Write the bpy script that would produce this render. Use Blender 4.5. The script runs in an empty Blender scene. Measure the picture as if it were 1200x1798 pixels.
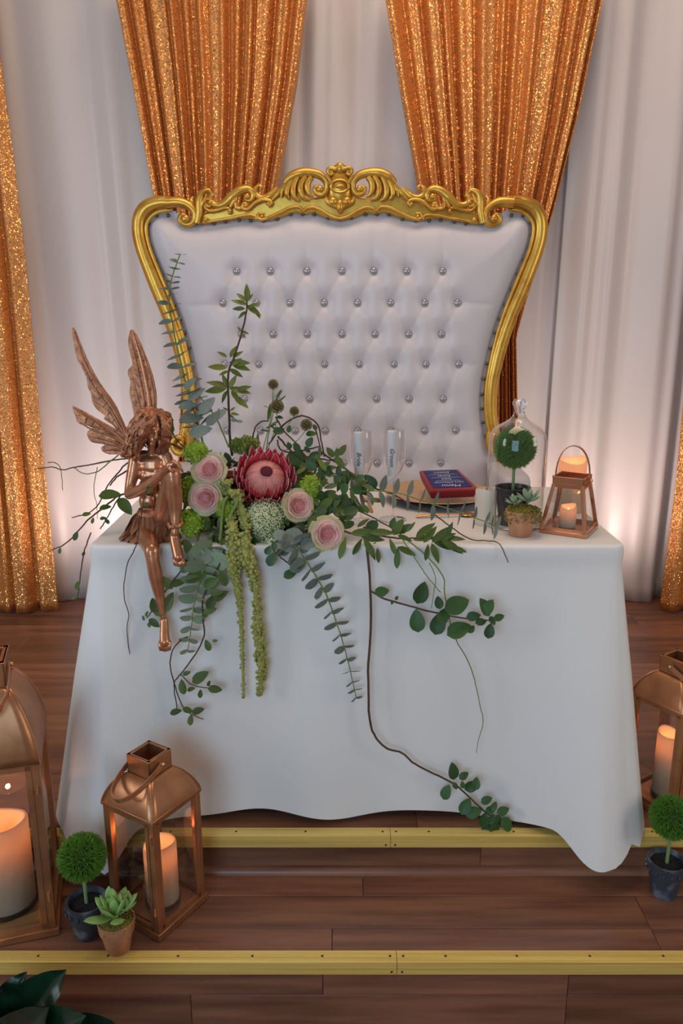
import bpy, math, random
import numpy as np
from mathutils import Vector, Matrix, noise
from math import sin, cos, pi, radians, sqrt, atan2, exp

# ------------------------------------------------------------------ camera, world, lights, exposure
scene = bpy.context.scene
COL = scene.collection
F = 1400.0                      # focal length in pixels of the 1200 x 1798 frame
PITCH = radians(14.4)
CAM = Vector((0.0, 0.0, 1.32))
RT = Vector((1, 0, 0)); FW = Vector((0, cos(PITCH), -sin(PITCH))); UP = Vector((0, sin(PITCH), cos(PITCH)))
cam_d = bpy.data.cameras.new('camera'); cam = bpy.data.objects.new('camera', cam_d); COL.objects.link(cam)
cam_d.sensor_fit = 'VERTICAL'; cam_d.sensor_height = 36.0; cam_d.lens = F / 1798.0 * 36.0
cam_d.clip_start = 0.02
cam.location = CAM; cam.rotation_euler = (pi / 2 - PITCH, 0, 0)
scene.camera = cam

world = bpy.data.worlds.new('world'); scene.world = world; world.use_nodes = True
wbg = world.node_tree.nodes['Background']
wbg.inputs['Color'].default_value = (1.0, 0.91, 0.86, 1); wbg.inputs['Strength'].default_value = 0.24

def area_light(name, loc, target, sx, sy, power, col):
    d = bpy.data.lights.new(name, 'AREA'); d.shape = 'RECTANGLE'; d.size = sx; d.size_y = sy
    d.energy = power; d.color = col
    o = bpy.data.objects.new(name, d); COL.objects.link(o); o.location = loc
    o.rotation_euler = (Vector(target) - Vector(loc)).to_track_quat('-Z', 'Y').to_euler()
    return o
area_light('window_daylight', (-1.1, -1.9, 1.35), (0.0, 1.8, 0.5), 2.0, 1.9, 47, (0.47, 0.75, 1.0))
area_light('ceiling_light', (0.1, 2.05, 3.4), (0.05, 2.1, 0.0), 2.2, 1.2, 29, (1.0, 0.72, 0.53))

area_light('added_side_fill_left', (-3.4, 0.4, 1.7), (0.0, 2.0, 0.7), 0.9, 1.8, 26, (0.90, 0.95, 1.0))  # added light with no known source, gives the metals highlights
area_light('added_side_fill_right', (3.4, 0.2, 1.7), (0.0, 2.0, 0.7), 0.9, 1.8, 20, (1.0, 0.90, 0.80))  # second added light, warmer, also only there for metal reflections

scene.view_settings.view_transform = 'Standard'
scene.view_settings.look = 'None'
scene.view_settings.gamma = 1.0
scene.view_settings.use_curve_mapping = False
scene.view_settings.exposure = 0.0
scene.cycles.use_denoising = True
scene.cycles.max_bounces = 14; scene.cycles.transparent_max_bounces = 24
scene.cycles.sample_clamp_indirect = 6.0
scene.cycles.caustics_reflective = False; scene.cycles.caustics_refractive = False

# ------------------------------------------------------------------ helpers
rnd = random.Random(11)
U = rnd.uniform

def P(px, py, Y):
    d = FW + RT * ((px - 600) / F) - UP * ((py - 899) / F)
    return CAM + d * (Y / d.y)
def PZ(px, py, z):
    d = FW + RT * ((px - 600) / F) - UP * ((py - 899) / F)
    return CAM + d * ((z - CAM.z) / d.z)
def mpp(p):
    return (Vector(p) - CAM).dot(FW) / F
def srgb(r, g, b):
    f = lambda c: (c / 255 / 12.92) if c / 255 <= 0.04045 else ((c / 255 + 0.055) / 1.055) ** 2.4
    return (f(r), f(g), f(b))
def spl(pts, n=6):
    """Catmull-Rom through tuples of any length"""
    pts = [tuple(p) for p in pts]
    if len(pts) < 3: 
        a, b = pts[0], pts[-1]
        return [tuple(a[k] + (b[k] - a[k]) * i / n for k in range(len(a))) for i in range(n + 1)]
    q = [tuple(2 * a - b for a, b in zip(pts[0], pts[1]))] + pts + [tuple(2 * a - b for a, b in zip(pts[-1], pts[-2]))]
    out = []
    for i in range(1, len(q) - 2):
        p0, p1, p2, p3 = q[i - 1:i + 3]
        for k in range(n):
            t = k / n
            out.append(tuple(0.5 * (2 * b + (c - a) * t + (2 * a - 5 * b + 4 * c - d) * t * t + (3 * b - a - 3 * c + d) * t ** 3)
                             for a, b, c, d in zip(p0, p1, p2, p3)))
    out.append(pts[-1])
    return out
def lerp(a, b, t): return a + (b - a) * t
def interp(x, xs, ys):
    return float(np.interp(x, xs, ys))
def radial(rads, n):
    """expand a short radius list to n values"""
    if isinstance(rads, (int, float)): return [rads] * n
    xs = np.linspace(0, 1, len(rads)); return [float(np.interp(i / max(1, n - 1), xs, rads)) for i in range(n)]

class MB:
    def __init__(s): s.v = []; s.f = []; s.mi = []
    def add(s, vs, fs, mi=0):
        o = len(s.v); s.v += [tuple(v) for v in vs]; s.f += [tuple(i + o for i in f) for f in fs]; s.mi += [mi] * len(fs); return s
    def box(s, c, size, rz=0.0, mi=0):
        hx, hy, hz = size[0] / 2, size[1] / 2, size[2] / 2; ca, sa = cos(rz), sin(rz); vs = []
        for x, y, z in ((-1,-1,-1),(1,-1,-1),(1,1,-1),(-1,1,-1),(-1,-1,1),(1,-1,1),(1,1,1),(-1,1,1)):
            X, Y = x * hx, y * hy; vs.append((c[0] + X * ca - Y * sa, c[1] + X * sa + Y * ca, c[2] + z * hz))
        return s.add(vs, [(3,2,1,0),(4,5,6,7),(0,1,5,4),(1,2,6,5),(2,3,7,6),(3,0,4,7)], mi)
    def bar(s, a, b, w, t, up=(0, 0, 1)):
        a, b = Vector(a), Vector(b); d = (b - a).normalized(); up = Vector(up)
        x = d.cross(up)
        if x.length < 1e-4: x = d.cross(Vector((1, 0, 0)))
        x.normalize(); y = x.cross(d); vs = []
        for q in (a, b):
            for i, j in ((-1,-1),(1,-1),(1,1),(-1,1)): vs.append(q + x * (i * w / 2) + y * (j * t / 2))
        return s.add(vs, [(0,1,2,3),(7,6,5,4),(0,4,5,1),(1,5,6,2),(2,6,7,3),(3,7,4,0)])
    def prism(s, poly, off):
        """poly: 3-D points; off: vector to the other side"""
        n = len(poly); off = Vector(off); vs = [Vector(p) for p in poly] + [Vector(p) + off for p in poly]
        return s.add(vs, [tuple(range(n)), tuple(range(2 * n - 1, n - 1, -1))] + [(i, i + n, (i + 1) % n + n, (i + 1) % n) for i in range(n)])
    def lathe(s, prof, seg=32, c=(0, 0, 0), mi=0, jit=None):
        vs = []
        for k, (r, z) in enumerate(prof):
            for i in range(seg):
                a = 2 * pi * i / seg; rr = r; zz = z
                if jit: rr, zz = jit(k, a, r, z)
                vs.append((c[0] + rr * cos(a), c[1] + rr * sin(a), c[2] + zz))
        fs = []
        for k in range(len(prof) - 1):
            for i in range(seg):
                j = (i + 1) % seg; fs.append((k * seg + i, k * seg + j, (k + 1) * seg + j, (k + 1) * seg + i))
        return s.add(vs, fs, mi)
    def tube(s, pts, rads, seg=8, caps=True, flat=1.0, nrm=None, prof=None):
        pts = [Vector(p) for p in pts]; n = len(pts); R = radial(rads, n)
        tan = [(pts[min(i + 1, n - 1)] - pts[max(i - 1, 0)]).normalized() for i in range(n)]
        ref = Vector(nrm) if nrm is not None else (Vector((0, 0, 1)) if abs(tan[0].z) < 0.9 else Vector((1, 0, 0)))
        vs = []; fs = []
        x = tan[0].cross(ref).normalized()
        for i in range(n):
            t = tan[i]
            if nrm is not None:
                xx = t.cross(ref)
                x = xx.normalized() if xx.length > 1e-5 else x
            else:
                x = (x - t * x.dot(t)).normalized()
            y = x.cross(t).normalized()
            for k in range(seg):
                a = 2 * pi * k / seg; m = prof[k] if prof else 1.0
                vs.append(pts[i] + x * (cos(a) * R[i] * m) + y * (sin(a) * R[i] * flat * m))
        for i in range(n - 1):
            for k in range(seg):
                j = (k + 1) % seg; fs.append((i * seg + k, i * seg + j, (i + 1) * seg + j, (i + 1) * seg + k))
        if caps: fs += [tuple(range(seg - 1, -1, -1)), tuple((n - 1) * seg + k for k in range(seg))]
        return s.add(vs, fs)
    def ball(s, c, r, seg=12, rings=8, M=None, fn=None):
        if isinstance(r, (int, float)): r = (r, r, r)
        vs = []; c = Vector(c)
        def pt(a, b):
            p = Vector((sin(b) * cos(a), sin(b) * sin(a), cos(b)))
            k = fn(p) if fn else 1.0
            p = Vector((p.x * r[0] * k, p.y * r[1] * k, p.z * r[2] * k))
            return c + (M @ p if M is not None else p)
        vs.append(pt(0, 0))
        for j in range(1, rings):
            for i in range(seg): vs.append(pt(2 * pi * i / seg, pi * j / rings))
        vs.append(pt(0, pi)); fs = []
        for i in range(seg): fs.append((0, 1 + i, 1 + (i + 1) % seg))
        for j in range(rings - 2):
            for i in range(seg):
                a = 1 + j * seg; k = (i + 1) % seg; fs.append((a + i, a + seg + i, a + seg + k, a + k))
        L = len(vs) - 1; a = 1 + (rings - 2) * seg
        for i in range(seg): fs.append((L, a + (i + 1) % seg, a + i))
        return s.add(vs, fs)
    def octa(s, c, r):
        x, y, z = c
        return s.add([(x+r,y,z),(x-r,y,z),(x,y+r,z),(x,y-r,z),(x,y,z+r),(x,y,z-r)],
                     [(0,2,4),(2,1,4),(1,3,4),(3,0,4),(2,0,5),(1,2,5),(3,1,5),(0,3,5)])
    def grid(s, nu, nv, fn, closed=False, mi=0):
        vs = [fn(i / (nu if closed else nu - 1), j / (nv - 1)) for j in range(nv) for i in range(nu)]; fs = []
        for j in range(nv - 1):
            for i in range(nu if closed else nu - 1):
                k = (i + 1) % nu; fs.append((j * nu + i, j * nu + k, (j + 1) * nu + k, (j + 1) * nu + i))
        return s.add(vs, fs, mi)
    def mesh(s, name, mats, smooth=40, Minv=None):
        me = bpy.data.meshes.new(name)
        vs = s.v if Minv is None else [tuple(Minv @ Vector(v)) for v in s.v]
        me.from_pydata(vs, [], s.f)
        for m in (mats if isinstance(mats, (list, tuple)) else [mats]): me.materials.append(m)
        if any(s.mi): me.polygons.foreach_set('material_index', s.mi)
        if smooth:
            me.polygons.foreach_set('use_smooth', [True] * len(s.f))
            if smooth < 180: me.set_sharp_from_angle(angle=radians(smooth))
        me.update(); return me
    def build(s, name, mats, parent=None, smooth=40, world=True, bevel=0, solid=0, fix=False):
        """verts in world space when world, else in the parent's space"""
        Minv = wm(parent).inverted() if (parent is not None and world) else None
        me = s.mesh(name, mats, smooth, Minv)
        if fix:
            import bmesh
            bm = bmesh.new(); bm.from_mesh(me); bmesh.ops.remove_doubles(bm, verts=bm.verts, dist=1e-6)
            bmesh.ops.recalc_face_normals(bm, faces=bm.faces); bm.to_mesh(me); bm.free()
        o = bpy.data.objects.new(name, me); COL.objects.link(o)
        if parent is not None: o.parent = parent
        if solid:
            m = o.modifiers.new('solid', 'SOLIDIFY'); m.thickness = solid; m.offset = 0
        if bevel:
            m = o.modifiers.new('bevel', 'BEVEL'); m.width = bevel; m.segments = 2; m.limit_method = 'ANGLE'; m.angle_limit = radians(40)
        return o

def wm(o):
    return o.matrix_basis.copy() if o.parent is None else wm(o.parent) @ o.matrix_basis
def tag(o, label=None, cat=None, group=None, kind=None):
    if label: o['label'] = label
    if cat: o['category'] = cat
    if group: o['group'] = group
    if kind: o['kind'] = kind
    return o
def thing(name, label, cat, loc=(0, 0, 0), rz=0.0, group=None):
    o = bpy.data.objects.new(name, None); COL.objects.link(o); o.empty_display_size = 0.05
    o.matrix_basis = Matrix.Translation(Vector(loc)) @ Matrix.Rotation(rz, 4, 'Z')
    return tag(o, label, cat, group)
def inst(name, me, parent, M):
    """an object sharing mesh data, at world matrix M, under parent"""
    o = bpy.data.objects.new(name, me); COL.objects.link(o); o.parent = parent
    o.matrix_basis = (wm(parent).inverted() @ M) if parent is not None else M
    return o
def copy_tree(o, parent=None):
    c = o.copy(); COL.objects.link(c); c.parent = parent
    for ch in list(o.children): copy_tree(ch, c)
    return c
def frame_from(z, x=None):
    """rotation whose local Y axis is z (the long axis) and Z axis close to x (the normal)"""
    y = Vector(z).normalized(); n = Vector(x)
    n = n - y * n.dot(y)
    if n.length < 1e-5: n = y.orthogonal()
    n.normalize(); X = y.cross(n)
    return Matrix((X, y, n)).transposed().to_4x4()
_dg = None
def text_mesh(body, size, mat, shear=0.25, align='CENTER', ext=0.0002):
    cu = bpy.data.curves.new('lettering', 'FONT'); cu.body = body; cu.size = size; cu.shear = shear
    cu.align_x = align; cu.align_y = 'CENTER'; cu.extrude = ext
    o = bpy.data.objects.new('lettering', cu); COL.objects.link(o)
    bpy.context.view_layer.update()
    me = bpy.data.meshes.new_from_object(o.evaluated_get(bpy.context.evaluated_depsgraph_get()))
    bpy.data.objects.remove(o); bpy.data.curves.remove(cu)
    me.materials.clear(); me.materials.append(mat); return me

# ------------------------------------------------------------------ materials
def new_mat(name):
    m = bpy.data.materials.new(name); m.use_nodes = True; nt = m.node_tree
    for n in list(nt.nodes): nt.nodes.remove(n)
    out = nt.nodes.new('ShaderNodeOutputMaterial'); return m, nt, out
def node(nt, kind, **kw):
    n = nt.nodes.new(kind)
    for k, v in kw.items(): setattr(n, k, v)
    return n
def mat(name, col, rough=0.5, metal=0.0, var=None, bump=None, rndv=0.0, sheen=0.0, trans=0.0, coat=0.0, spec=0.5, stretch=(1, 1, 1), emit=None):
    """var = (noise scale, second colour, low, high); bump = (noise scale, strength); rndv = value jitter per object; trans = translucent share"""
    m, nt, out = new_mat(name); L = nt.links.new
    b = node(nt, 'ShaderNodeBsdfPrincipled')
    b.inputs['Roughness'].default_value = rough; b.inputs['Metallic'].default_value = metal
    b.inputs['Specular IOR Level'].default_value = spec
    b.inputs['Sheen Weight'].default_value = sheen; b.inputs['Coat Weight'].default_value = coat
    c = (*col, 1); sock = None
    tc = node(nt, 'ShaderNodeTexCoord'); mp = node(nt, 'ShaderNodeMapping'); mp.inputs['Scale'].default_value = stretch
    oi = node(nt, 'ShaderNodeObjectInfo')
    if rndv or var:
        add = node(nt, 'ShaderNodeVectorMath', operation='ADD'); mul = node(nt, 'ShaderNodeMath', operation='MULTIPLY')
        mul.inputs[1].default_value = 37.0 if rndv else 0.0
        L(oi.outputs['Random'], mul.inputs[0]); L(tc.outputs['Object'], add.inputs[0]); L(mul.outputs[0], add.inputs[1])
        L(add.outputs[0], mp.inputs['Vector'])
    else: L(tc.outputs['Object'], mp.inputs['Vector'])
    rgb = node(nt, 'ShaderNodeRGB'); rgb.outputs[0].default_value = c; sock = rgb.outputs[0]
    if var:
        nz = node(nt, 'ShaderNodeTexNoise'); nz.inputs['Scale'].default_value = var[0]; nz.inputs['Detail'].default_value = 5
        L(mp.outputs[0], nz.inputs['Vector'])
        mr = node(nt, 'ShaderNodeMapRange'); mr.inputs[1].default_value = var[2]; mr.inputs[2].default_value = var[3]
        L(nz.outputs[0], mr.inputs[0])
        mx = node(nt, 'ShaderNodeMix', data_type='RGBA'); L(mr.outputs[0], mx.inputs[0]); L(sock, mx.inputs[6]); mx.inputs[7].default_value = (*var[1], 1)
        sock = mx.outputs[2]
    if rndv:
        hs = node(nt, 'ShaderNodeHueSaturation'); mr2 = node(nt, 'ShaderNodeMapRange')
        mr2.inputs[3].default_value = 1 - rndv; mr2.inputs[4].default_value = 1 + rndv
        L(oi.outputs['Random'], mr2.inputs[0]); L(mr2.outputs[0], hs.inputs['Value']); L(sock, hs.inputs['Color']); sock = hs.outputs[0]
    L(sock, b.inputs['Base Color'])
    if bump:
        nb = node(nt, 'ShaderNodeTexNoise'); nb.inputs['Scale'].default_value = bump[0]; nb.inputs['Detail'].default_value = 4
        L(mp.outputs[0], nb.inputs['Vector']); bp = node(nt, 'ShaderNodeBump'); bp.inputs['Strength'].default_value = bump[1]
        bp.inputs['Distance'].default_value = 0.005
        L(nb.outputs[0], bp.inputs['Height']); L(bp.outputs[0], b.inputs['Normal'])
    if emit: b.inputs['Emission Color'].default_value = (*emit[0], 1); b.inputs['Emission Strength'].default_value = emit[1]
    if trans:
        t = node(nt, 'ShaderNodeBsdfTranslucent'); L(sock, t.inputs['Color']); mx2 = node(nt, 'ShaderNodeMixShader'); mx2.inputs[0].default_value = trans
        L(b.outputs[0], mx2.inputs[1]); L(t.outputs[0], mx2.inputs[2]); L(mx2.outputs[0], out.inputs[0])
    else: L(b.outputs[0], out.inputs[0])
    return m
def thin_glass(name, tint=(1, 1, 1), base=0.05, edge=0.75, power=3.0, rough=0.02):
    m, nt, out = new_mat(name); L = nt.links.new
    tr = node(nt, 'ShaderNodeBsdfTransparent'); tr.inputs[0].default_value = (*tint, 1)
    gl = node(nt, 'ShaderNodeBsdfGlossy'); gl.inputs['Roughness'].default_value = rough; gl.inputs[0].default_value = (1, 1, 1, 1)
    lw = node(nt, 'ShaderNodeLayerWeight'); lw.inputs[0].default_value = 0.5
    pw = node(nt, 'ShaderNodeMath', operation='POWER'); pw.inputs[1].default_value = power
    mr = node(nt, 'ShaderNodeMapRange'); mr.inputs[3].default_value = base; mr.inputs[4].default_value = edge
    L(lw.outputs['Facing'], pw.inputs[0]); L(pw.outputs[0], mr.inputs[0])
    mx = node(nt, 'ShaderNodeMixShader'); L(mr.outputs[0], mx.inputs[0]); L(tr.outputs[0], mx.inputs[1]); L(gl.outputs[0], mx.inputs[2]); L(mx.outputs[0], out.inputs[0])
    return m
def sequin_mat(name):
    m, nt, out = new_mat(name); L = nt.links.new
    tc = node(nt, 'ShaderNodeTexCoord'); vo = node(nt, 'ShaderNodeTexVoronoi'); vo.inputs['Scale'].default_value = 270
    L(tc.outputs['Object'], vo.inputs['Vector'])
    sub = node(nt, 'ShaderNodeVectorMath', operation='SUBTRACT'); sub.inputs[1].default_value = (0.5, 0.5, 0.5); L(vo.outputs['Color'], sub.inputs[0])
    sc = node(nt, 'ShaderNodeVectorMath', operation='SCALE'); sc.inputs['Scale'].default_value = 0.8; L(sub.outputs[0], sc.inputs[0])
    ge = node(nt, 'ShaderNodeNewGeometry'); ad = node(nt, 'ShaderNodeVectorMath', operation='ADD'); L(ge.outputs['Normal'], ad.inputs[0]); L(sc.outputs[0], ad.inputs[1])
    nm = node(nt, 'ShaderNodeVectorMath', operation='NORMALIZE'); L(ad.outputs[0], nm.inputs[0])
    rp = node(nt, 'ShaderNodeValToRGB'); e = rp.color_ramp.elements
    e[0].position = 0.0; e[0].color = (*srgb(210, 128, 62), 1); e[1].position = 1.0; e[1].color = (*srgb(255, 208, 138), 1)
    sp = node(nt, 'ShaderNodeSeparateColor'); L(vo.outputs['Color'], sp.inputs[0]); L(sp.outputs[1], rp.inputs[0])
    g = node(nt, 'ShaderNodeBsdfPrincipled'); g.inputs['Metallic'].default_value = 1.0; g.inputs['Roughness'].default_value = 0.22
    L(rp.outputs[0], g.inputs['Base Color']); L(nm.outputs[0], g.inputs['Normal'])
    d = node(nt, 'ShaderNodeBsdfPrincipled'); d.inputs['Roughness'].default_value = 0.6; d.inputs['Base Color'].default_value = (*srgb(208, 130, 66), 1)
    mx = node(nt, 'ShaderNodeMixShader')
    gt = node(nt, 'ShaderNodeMath', operation='GREATER_THAN'); gt.inputs[1].default_value = 0.80; L(sp.outputs[2], gt.inputs[0])
    m1 = node(nt, 'ShaderNodeMapRange'); m1.inputs[3].default_value = 0.60; m1.inputs[4].default_value = 0.04; L(gt.outputs[0], m1.inputs[0]); L(m1.outputs[0], mx.inputs[0])
    m2 = node(nt, 'ShaderNodeMapRange'); m2.inputs[3].default_value = 0.38; m2.inputs[4].default_value = 0.14; L(gt.outputs[0], m2.inputs[0]); L(m2.outputs[0], g.inputs['Roughness'])
    L(g.outputs[0], mx.inputs[1]); L(d.outputs[0], mx.inputs[2]); L(mx.outputs[0], out.inputs[0])
    return m

M_drape = mat('white_drape_satin', srgb(222, 212, 208), 0.36, sheen=0.15, bump=(3.0, 0.25), stretch=(1, 1, 0.35))
M_cloth = mat('white_tablecloth', srgb(235, 232, 229), 0.75, sheen=0.1, bump=(5.0, 0.12))
M_sequin = sequin_mat('gold_sequin')
M_leather = mat('white_leatherette', srgb(214, 208, 212), 0.36, bump=(120, 0.05))
M_gold = mat('gilt_gold', srgb(226, 176, 78), 0.32, 0.72, var=(18, srgb(192, 134, 50), 0.45, 0.75), bump=(60, 0.08))
M_nail = mat('nailhead', srgb(120, 108, 92), 0.35, 0.9)
M_crystal = mat('crystal_button', srgb(176, 172, 174), 0.2, 0.5)
M_wall = mat('painted_wall', srgb(170, 160, 150), 0.8)
M_wood = mat('wood_plank', srgb(142, 96, 73), 0.34, var=(9, srgb(98, 62, 47), 0.35, 0.7), rndv=0.22, bump=(30, 0.06), stretch=(0.25, 3.0, 3.0), spec=0.5)
M_nosing = mat('gold_anodised_nosing', srgb(236, 204, 116), 0.40, 0.28, stretch=(0.1, 8, 8), var=(20, srgb(214, 178, 90), 0.4, 0.7))
M_screw = mat('screw_steel', srgb(90, 70, 45), 0.4, 0.8)
M_copper = mat('copper_lantern', srgb(188, 132, 92), 0.32, 0.66, var=(14, srgb(154, 104, 70), 0.4, 0.75), bump=(40, 0.04))
M_copper2 = mat('bright_copper', srgb(206, 150, 112), 0.24, 0.7)
M_pane = thin_glass('lantern_glass', (0.95, 0.95, 0.94), 0.06, 0.5)
M_bell = thin_glass('bell_jar_glass', (0.95, 0.96, 0.955), 0.045, 0.85, 2.1)
M_flute = thin_glass('flute_glass', (0.95, 0.94, 0.94), 0.07, 0.95, 1.7)
M_solidglass = mat('solid_glass', (1, 1, 1), 0.03)
M_solidglass.node_tree.nodes['Principled BSDF'].inputs['Transmission Weight'].default_value = 1.0
M_wax = mat('ivory_wax', srgb(240, 222, 200), 0.5, trans=0.5)
M_waxw = mat('white_wax', srgb(240, 228, 210), 0.5, trans=0.2)
M_flame = mat('led_flame', (1, 0.6, 0.25), 0.5, emit=((1, 0.42, 0.10), 5.0))
# ------------------------------------------------------------------ the setting
EDGE1, EDGE2 = 1.78, 1.497           # front edges of stage and step
Z1, Z2 = -0.12, -0.32                # step tread, lower floor
def struct(name, label=None):
    o = bpy.data.objects.new(name, None); COL.objects.link(o); o['kind'] = 'structure'
    if label: o['label'] = label
    return o
def plank(parent, x0, x1, y0, y1, z0, z1, g=0.0012):
    return MB().box(((x0 + x1) / 2, (y0 + y1) / 2, (z0 + z1) / 2), (x1 - x0 - g, max(y1 - y0 - g, 0.002), z1 - z0 - (g if z1 - z0 > 0.03 else 0))).build('plank', M_wood, parent, bevel=0.0012)
XW = 2.1
s = struct('floor_stage')
MB().box((0, 2.86, -0.06), (2 * XW, 2.09, 0.09)).build('subfloor', M_wood, s)
y = EDGE1 + 0.034; k = 0
while y < 3.88:
    y2 = min(y + 0.125, 3.9); x = -XW - (0.37 * k % 1.0)
    while x < XW:
        x2 = min(x + 1.15, XW)
        if x2 > -XW: plank(s, max(x, -XW), x2, y, y2, -0.015, 0.0)
        x += 1.15
    y = y2; k += 1
s = struct('floor_step')
MB().box((0, 1.66, -0.22), (2 * XW, 0.27, 0.17)).build('step_core', M_wood, s)
for y0, y1, joints in ((EDGE2 + 0.031, 1.60, (-1.2, -0.022, 0.741, 1.5)), (1.60, 1.71, (-0.7, 0.741, 1.6)), (1.71, 1.80, (-1.3, 0.055, 1.15))):
    xs = [-XW] + list(joints) + [XW]
    for a, b in zip(xs, xs[1:]): plank(s, a, b, y0, y1, Z1 - 0.015, Z1)
s = struct('wall_riser_upper')
for a, b in ((-XW, -0.9), (-0.9, 0.365), (0.365, 1.3), (1.3, XW)): plank(s, a, b, 1.80, 1.815, Z1, -0.012)
m = MB()
pr = [(1.80, Z1), (1.80, Z1 + 0.018)] + [(1.80 - 0.018 * sin(a), Z1 + 0.018 * cos(a)) for a in (0.3, 0.6, 0.9, 1.2, 1.5707)]
m.prism([(-XW, y, z) for y, z in pr], (2 * XW, 0, 0)); o = m.build('trim_quarter_round', M_wood); o['kind'] = 'structure'
s = struct('wall_riser_lower')
yb = EDGE2 + 0.012
for a, b in ((-XW, -0.8), (-0.8, -0.043), (-0.043, 0.523), (0.523, 1.5), (1.5, XW)): plank(s, a, b, yb, yb + 0.015, -0.222, Z1 - 0.012)
for a, b in ((-XW, -0.35), (-0.35, 0.523), (0.523, 1.1), (1.1, XW)): plank(s, a, b, yb, yb + 0.015, Z2, -0.222)
o = MB().box((0, -0.8, Z2 - 0.02), (2 * XW + 2, 4.62, 0.04)).build('floor', M_wood); o['kind'] = 'structure'
o = MB().box((0, 3.95, 1.2), (2 * XW + 1.5, 0.08, 3.2)).build('wall_back', M_wall); o['kind'] = 'structure'

def nosing(name, edge, z, joint, xs_screw):
    s = struct(name)
    prof = [(edge + 0.034, z - 0.012), (edge + 0.034, z + 0.0015)]
    n = 7
    for i in range(n):                                          # ribs on the top flange
        a = edge + 0.032 - i * 0.0042; prof += [(a, z + 0.0036), (a - 0.0030, z + 0.0036), (a - 0.0036, z + 0.0024)]
    prof += [(edge + 0.001, z + 0.0036), (edge - 0.001, z + 0.002)]
    for i in range(6):                                          # ribs on the lip
        b = z - 0.001 - i * 0.0052; prof += [(edge - 0.0012, b), (edge - 0.0012, b - 0.0040), (edge - 0.0002, b - 0.0046)]
    prof += [(edge + 0.002, z - 0.033), (edge + 0.004, z - 0.012)]
    for a, b in ((-XW, joint - 0.0006), (joint + 0.0006, XW)):
        m = MB(); m.prism([(a, y, zz) for y, zz in prof], (b - a, 0, 0)); m.build('nosing_strip', M_nosing, s, smooth=20, fix=True)
    for x in xs_screw:
        MB().lathe([(0.0001, 0.0048), (0.0022, 0.0046), (0.0034, 0.0034), (0.0034, 0.001)], 10, (x, edge + 0.016, z)).build('screw', M_screw, s)
    for dx in (-0.012, 0.012):
        MB().ball((joint + dx, edge - 0.001, z - 0.024), (0.003, 0.0012, 0.003), 8, 6).build('screw', M_screw, s)
nosing('trim_upper', EDGE1, 0.0, 0.1265, [0.1265 + d for d in (-1.1, -0.93, -0.75, -0.57, -0.40, -0.22, -0.02, 0.015, 0.10, 0.32, 0.50, 0.68, 0.86)])
nosing('trim_lower', EDGE2, Z1, 0.126, [0.126 + d for d in (-0.99, -0.82, -0.66, -0.50, -0.33, -0.17, -0.015, 0.015, 0.112, 0.275, 0.442, 0.61, 0.77)])

# ------------------------------------------------------------------ drapery
def drape(name, label, x0, x1, Y, z0, z1, amp, nf, seed, tail=0.0):
    r = random.Random(seed); ph = [r.uniform(0, 6.28) for _ in range(8)]
    def fn(u, v):
        x = lerp(x0, x1, u); w = 0.6 * sin(2 * pi * u * 1.7 + ph[0]) + 0.35 * sin(2 * pi * u * 3.1 + ph[1])
        a = 2 * pi * nf * u + 1.6 * w + 0.35 * sin(2.2 * v + ph[2])
        y = 0.62 * sin(a) + 0.30 * sin(2.13 * a + ph[3] + 0.5 * v) + 0.18 * sin(4.7 * a * 0.6 + ph[4])
        y = Y - amp * (0.75 + 0.35 * v) * y
        z = lerp(z1, z0, v)
        if v > 0.97: y -= tail * (v - 0.97) / 0.03 * (0.6 + 0.4 * sin(a))
        return (x + 0.012 * sin(3 * v + 7 * u + ph[5]), y, z)
    m = MB(); m.grid(int(abs(x1 - x0) * 150), 40, fn)
    return tag(m.build(name, M_drape, smooth=180, solid=0.002), label, 'drape', 'white backdrop drapes')
drape('white_drape', 'white satin drape on the left between the outer and inner gold curtains', -2.1, -0.62, 3.52, 0.002, 2.72, 0.030, 4.0, 3, 0.03)
drape('white_drape', 'white satin drape panel behind the chair between both gathered gold curtains', -0.66, 0.98, 3.55, 0.002, 2.72, 0.026, 6, 5, 0.0)
drape('white_drape', 'white satin drape on the right of the chair with wide glossy folds', 0.93, 2.1, 3.50, 0.002, 2.72, 0.040, 3.2, 12, 0.02)

def curtain(label, Y, Lp, Rp, nf, amp, seed, zend=None):
    r = random.Random(seed); ph = [r.uniform(0, 6.28) for _ in range(8)]
    La = [P(a, b, Y) for a, b in Lp]; Ra = [P(a, b, Y) for a, b in Rp]
    zs = sorted({p.z for p in La} | {p.z for p in Ra}); z1, z0 = max(zs), 0.012
    f = lambda pts, z: interp(z, [p.z for p in reversed(pts)], [p.x for p in reversed(pts)])
    w0 = abs(f(Ra, z1) - f(La, z1))
    def fn(u, v):
        z = lerp(z1, z0, v); a, b = f(La, z), f(Ra, z); w = b - a
        uu = u + 0.015 * sin(2 * pi * 3 * u + ph[0]) + 0.008 * sin(2 * pi * 7 * u + ph[1])
        fold = abs(sin(pi * nf * uu + 0.25 * sin(1.7 * v + ph[2]))) ** 0.8
        fold2 = sin(2 * pi * nf * 0.37 * uu + ph[3]); fold3 = sin(2 * pi * nf * 1.9 * uu + ph[4] + 1.3 * v)
        g = min(1.6, 0.55 + 0.5 * w0 / max(w, 0.05))
        return (lerp(a, b, u), Y - amp * g * (fold + 0.35 * fold2 + 0.16 * fold3), z)
    m = MB(); m.grid(int(nf * 14), 70, fn)
    return tag(m.build('sequin_curtain', M_sequin, smooth=180, solid=0.002), label, 'curtain', 'gold sequin curtains')
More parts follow.
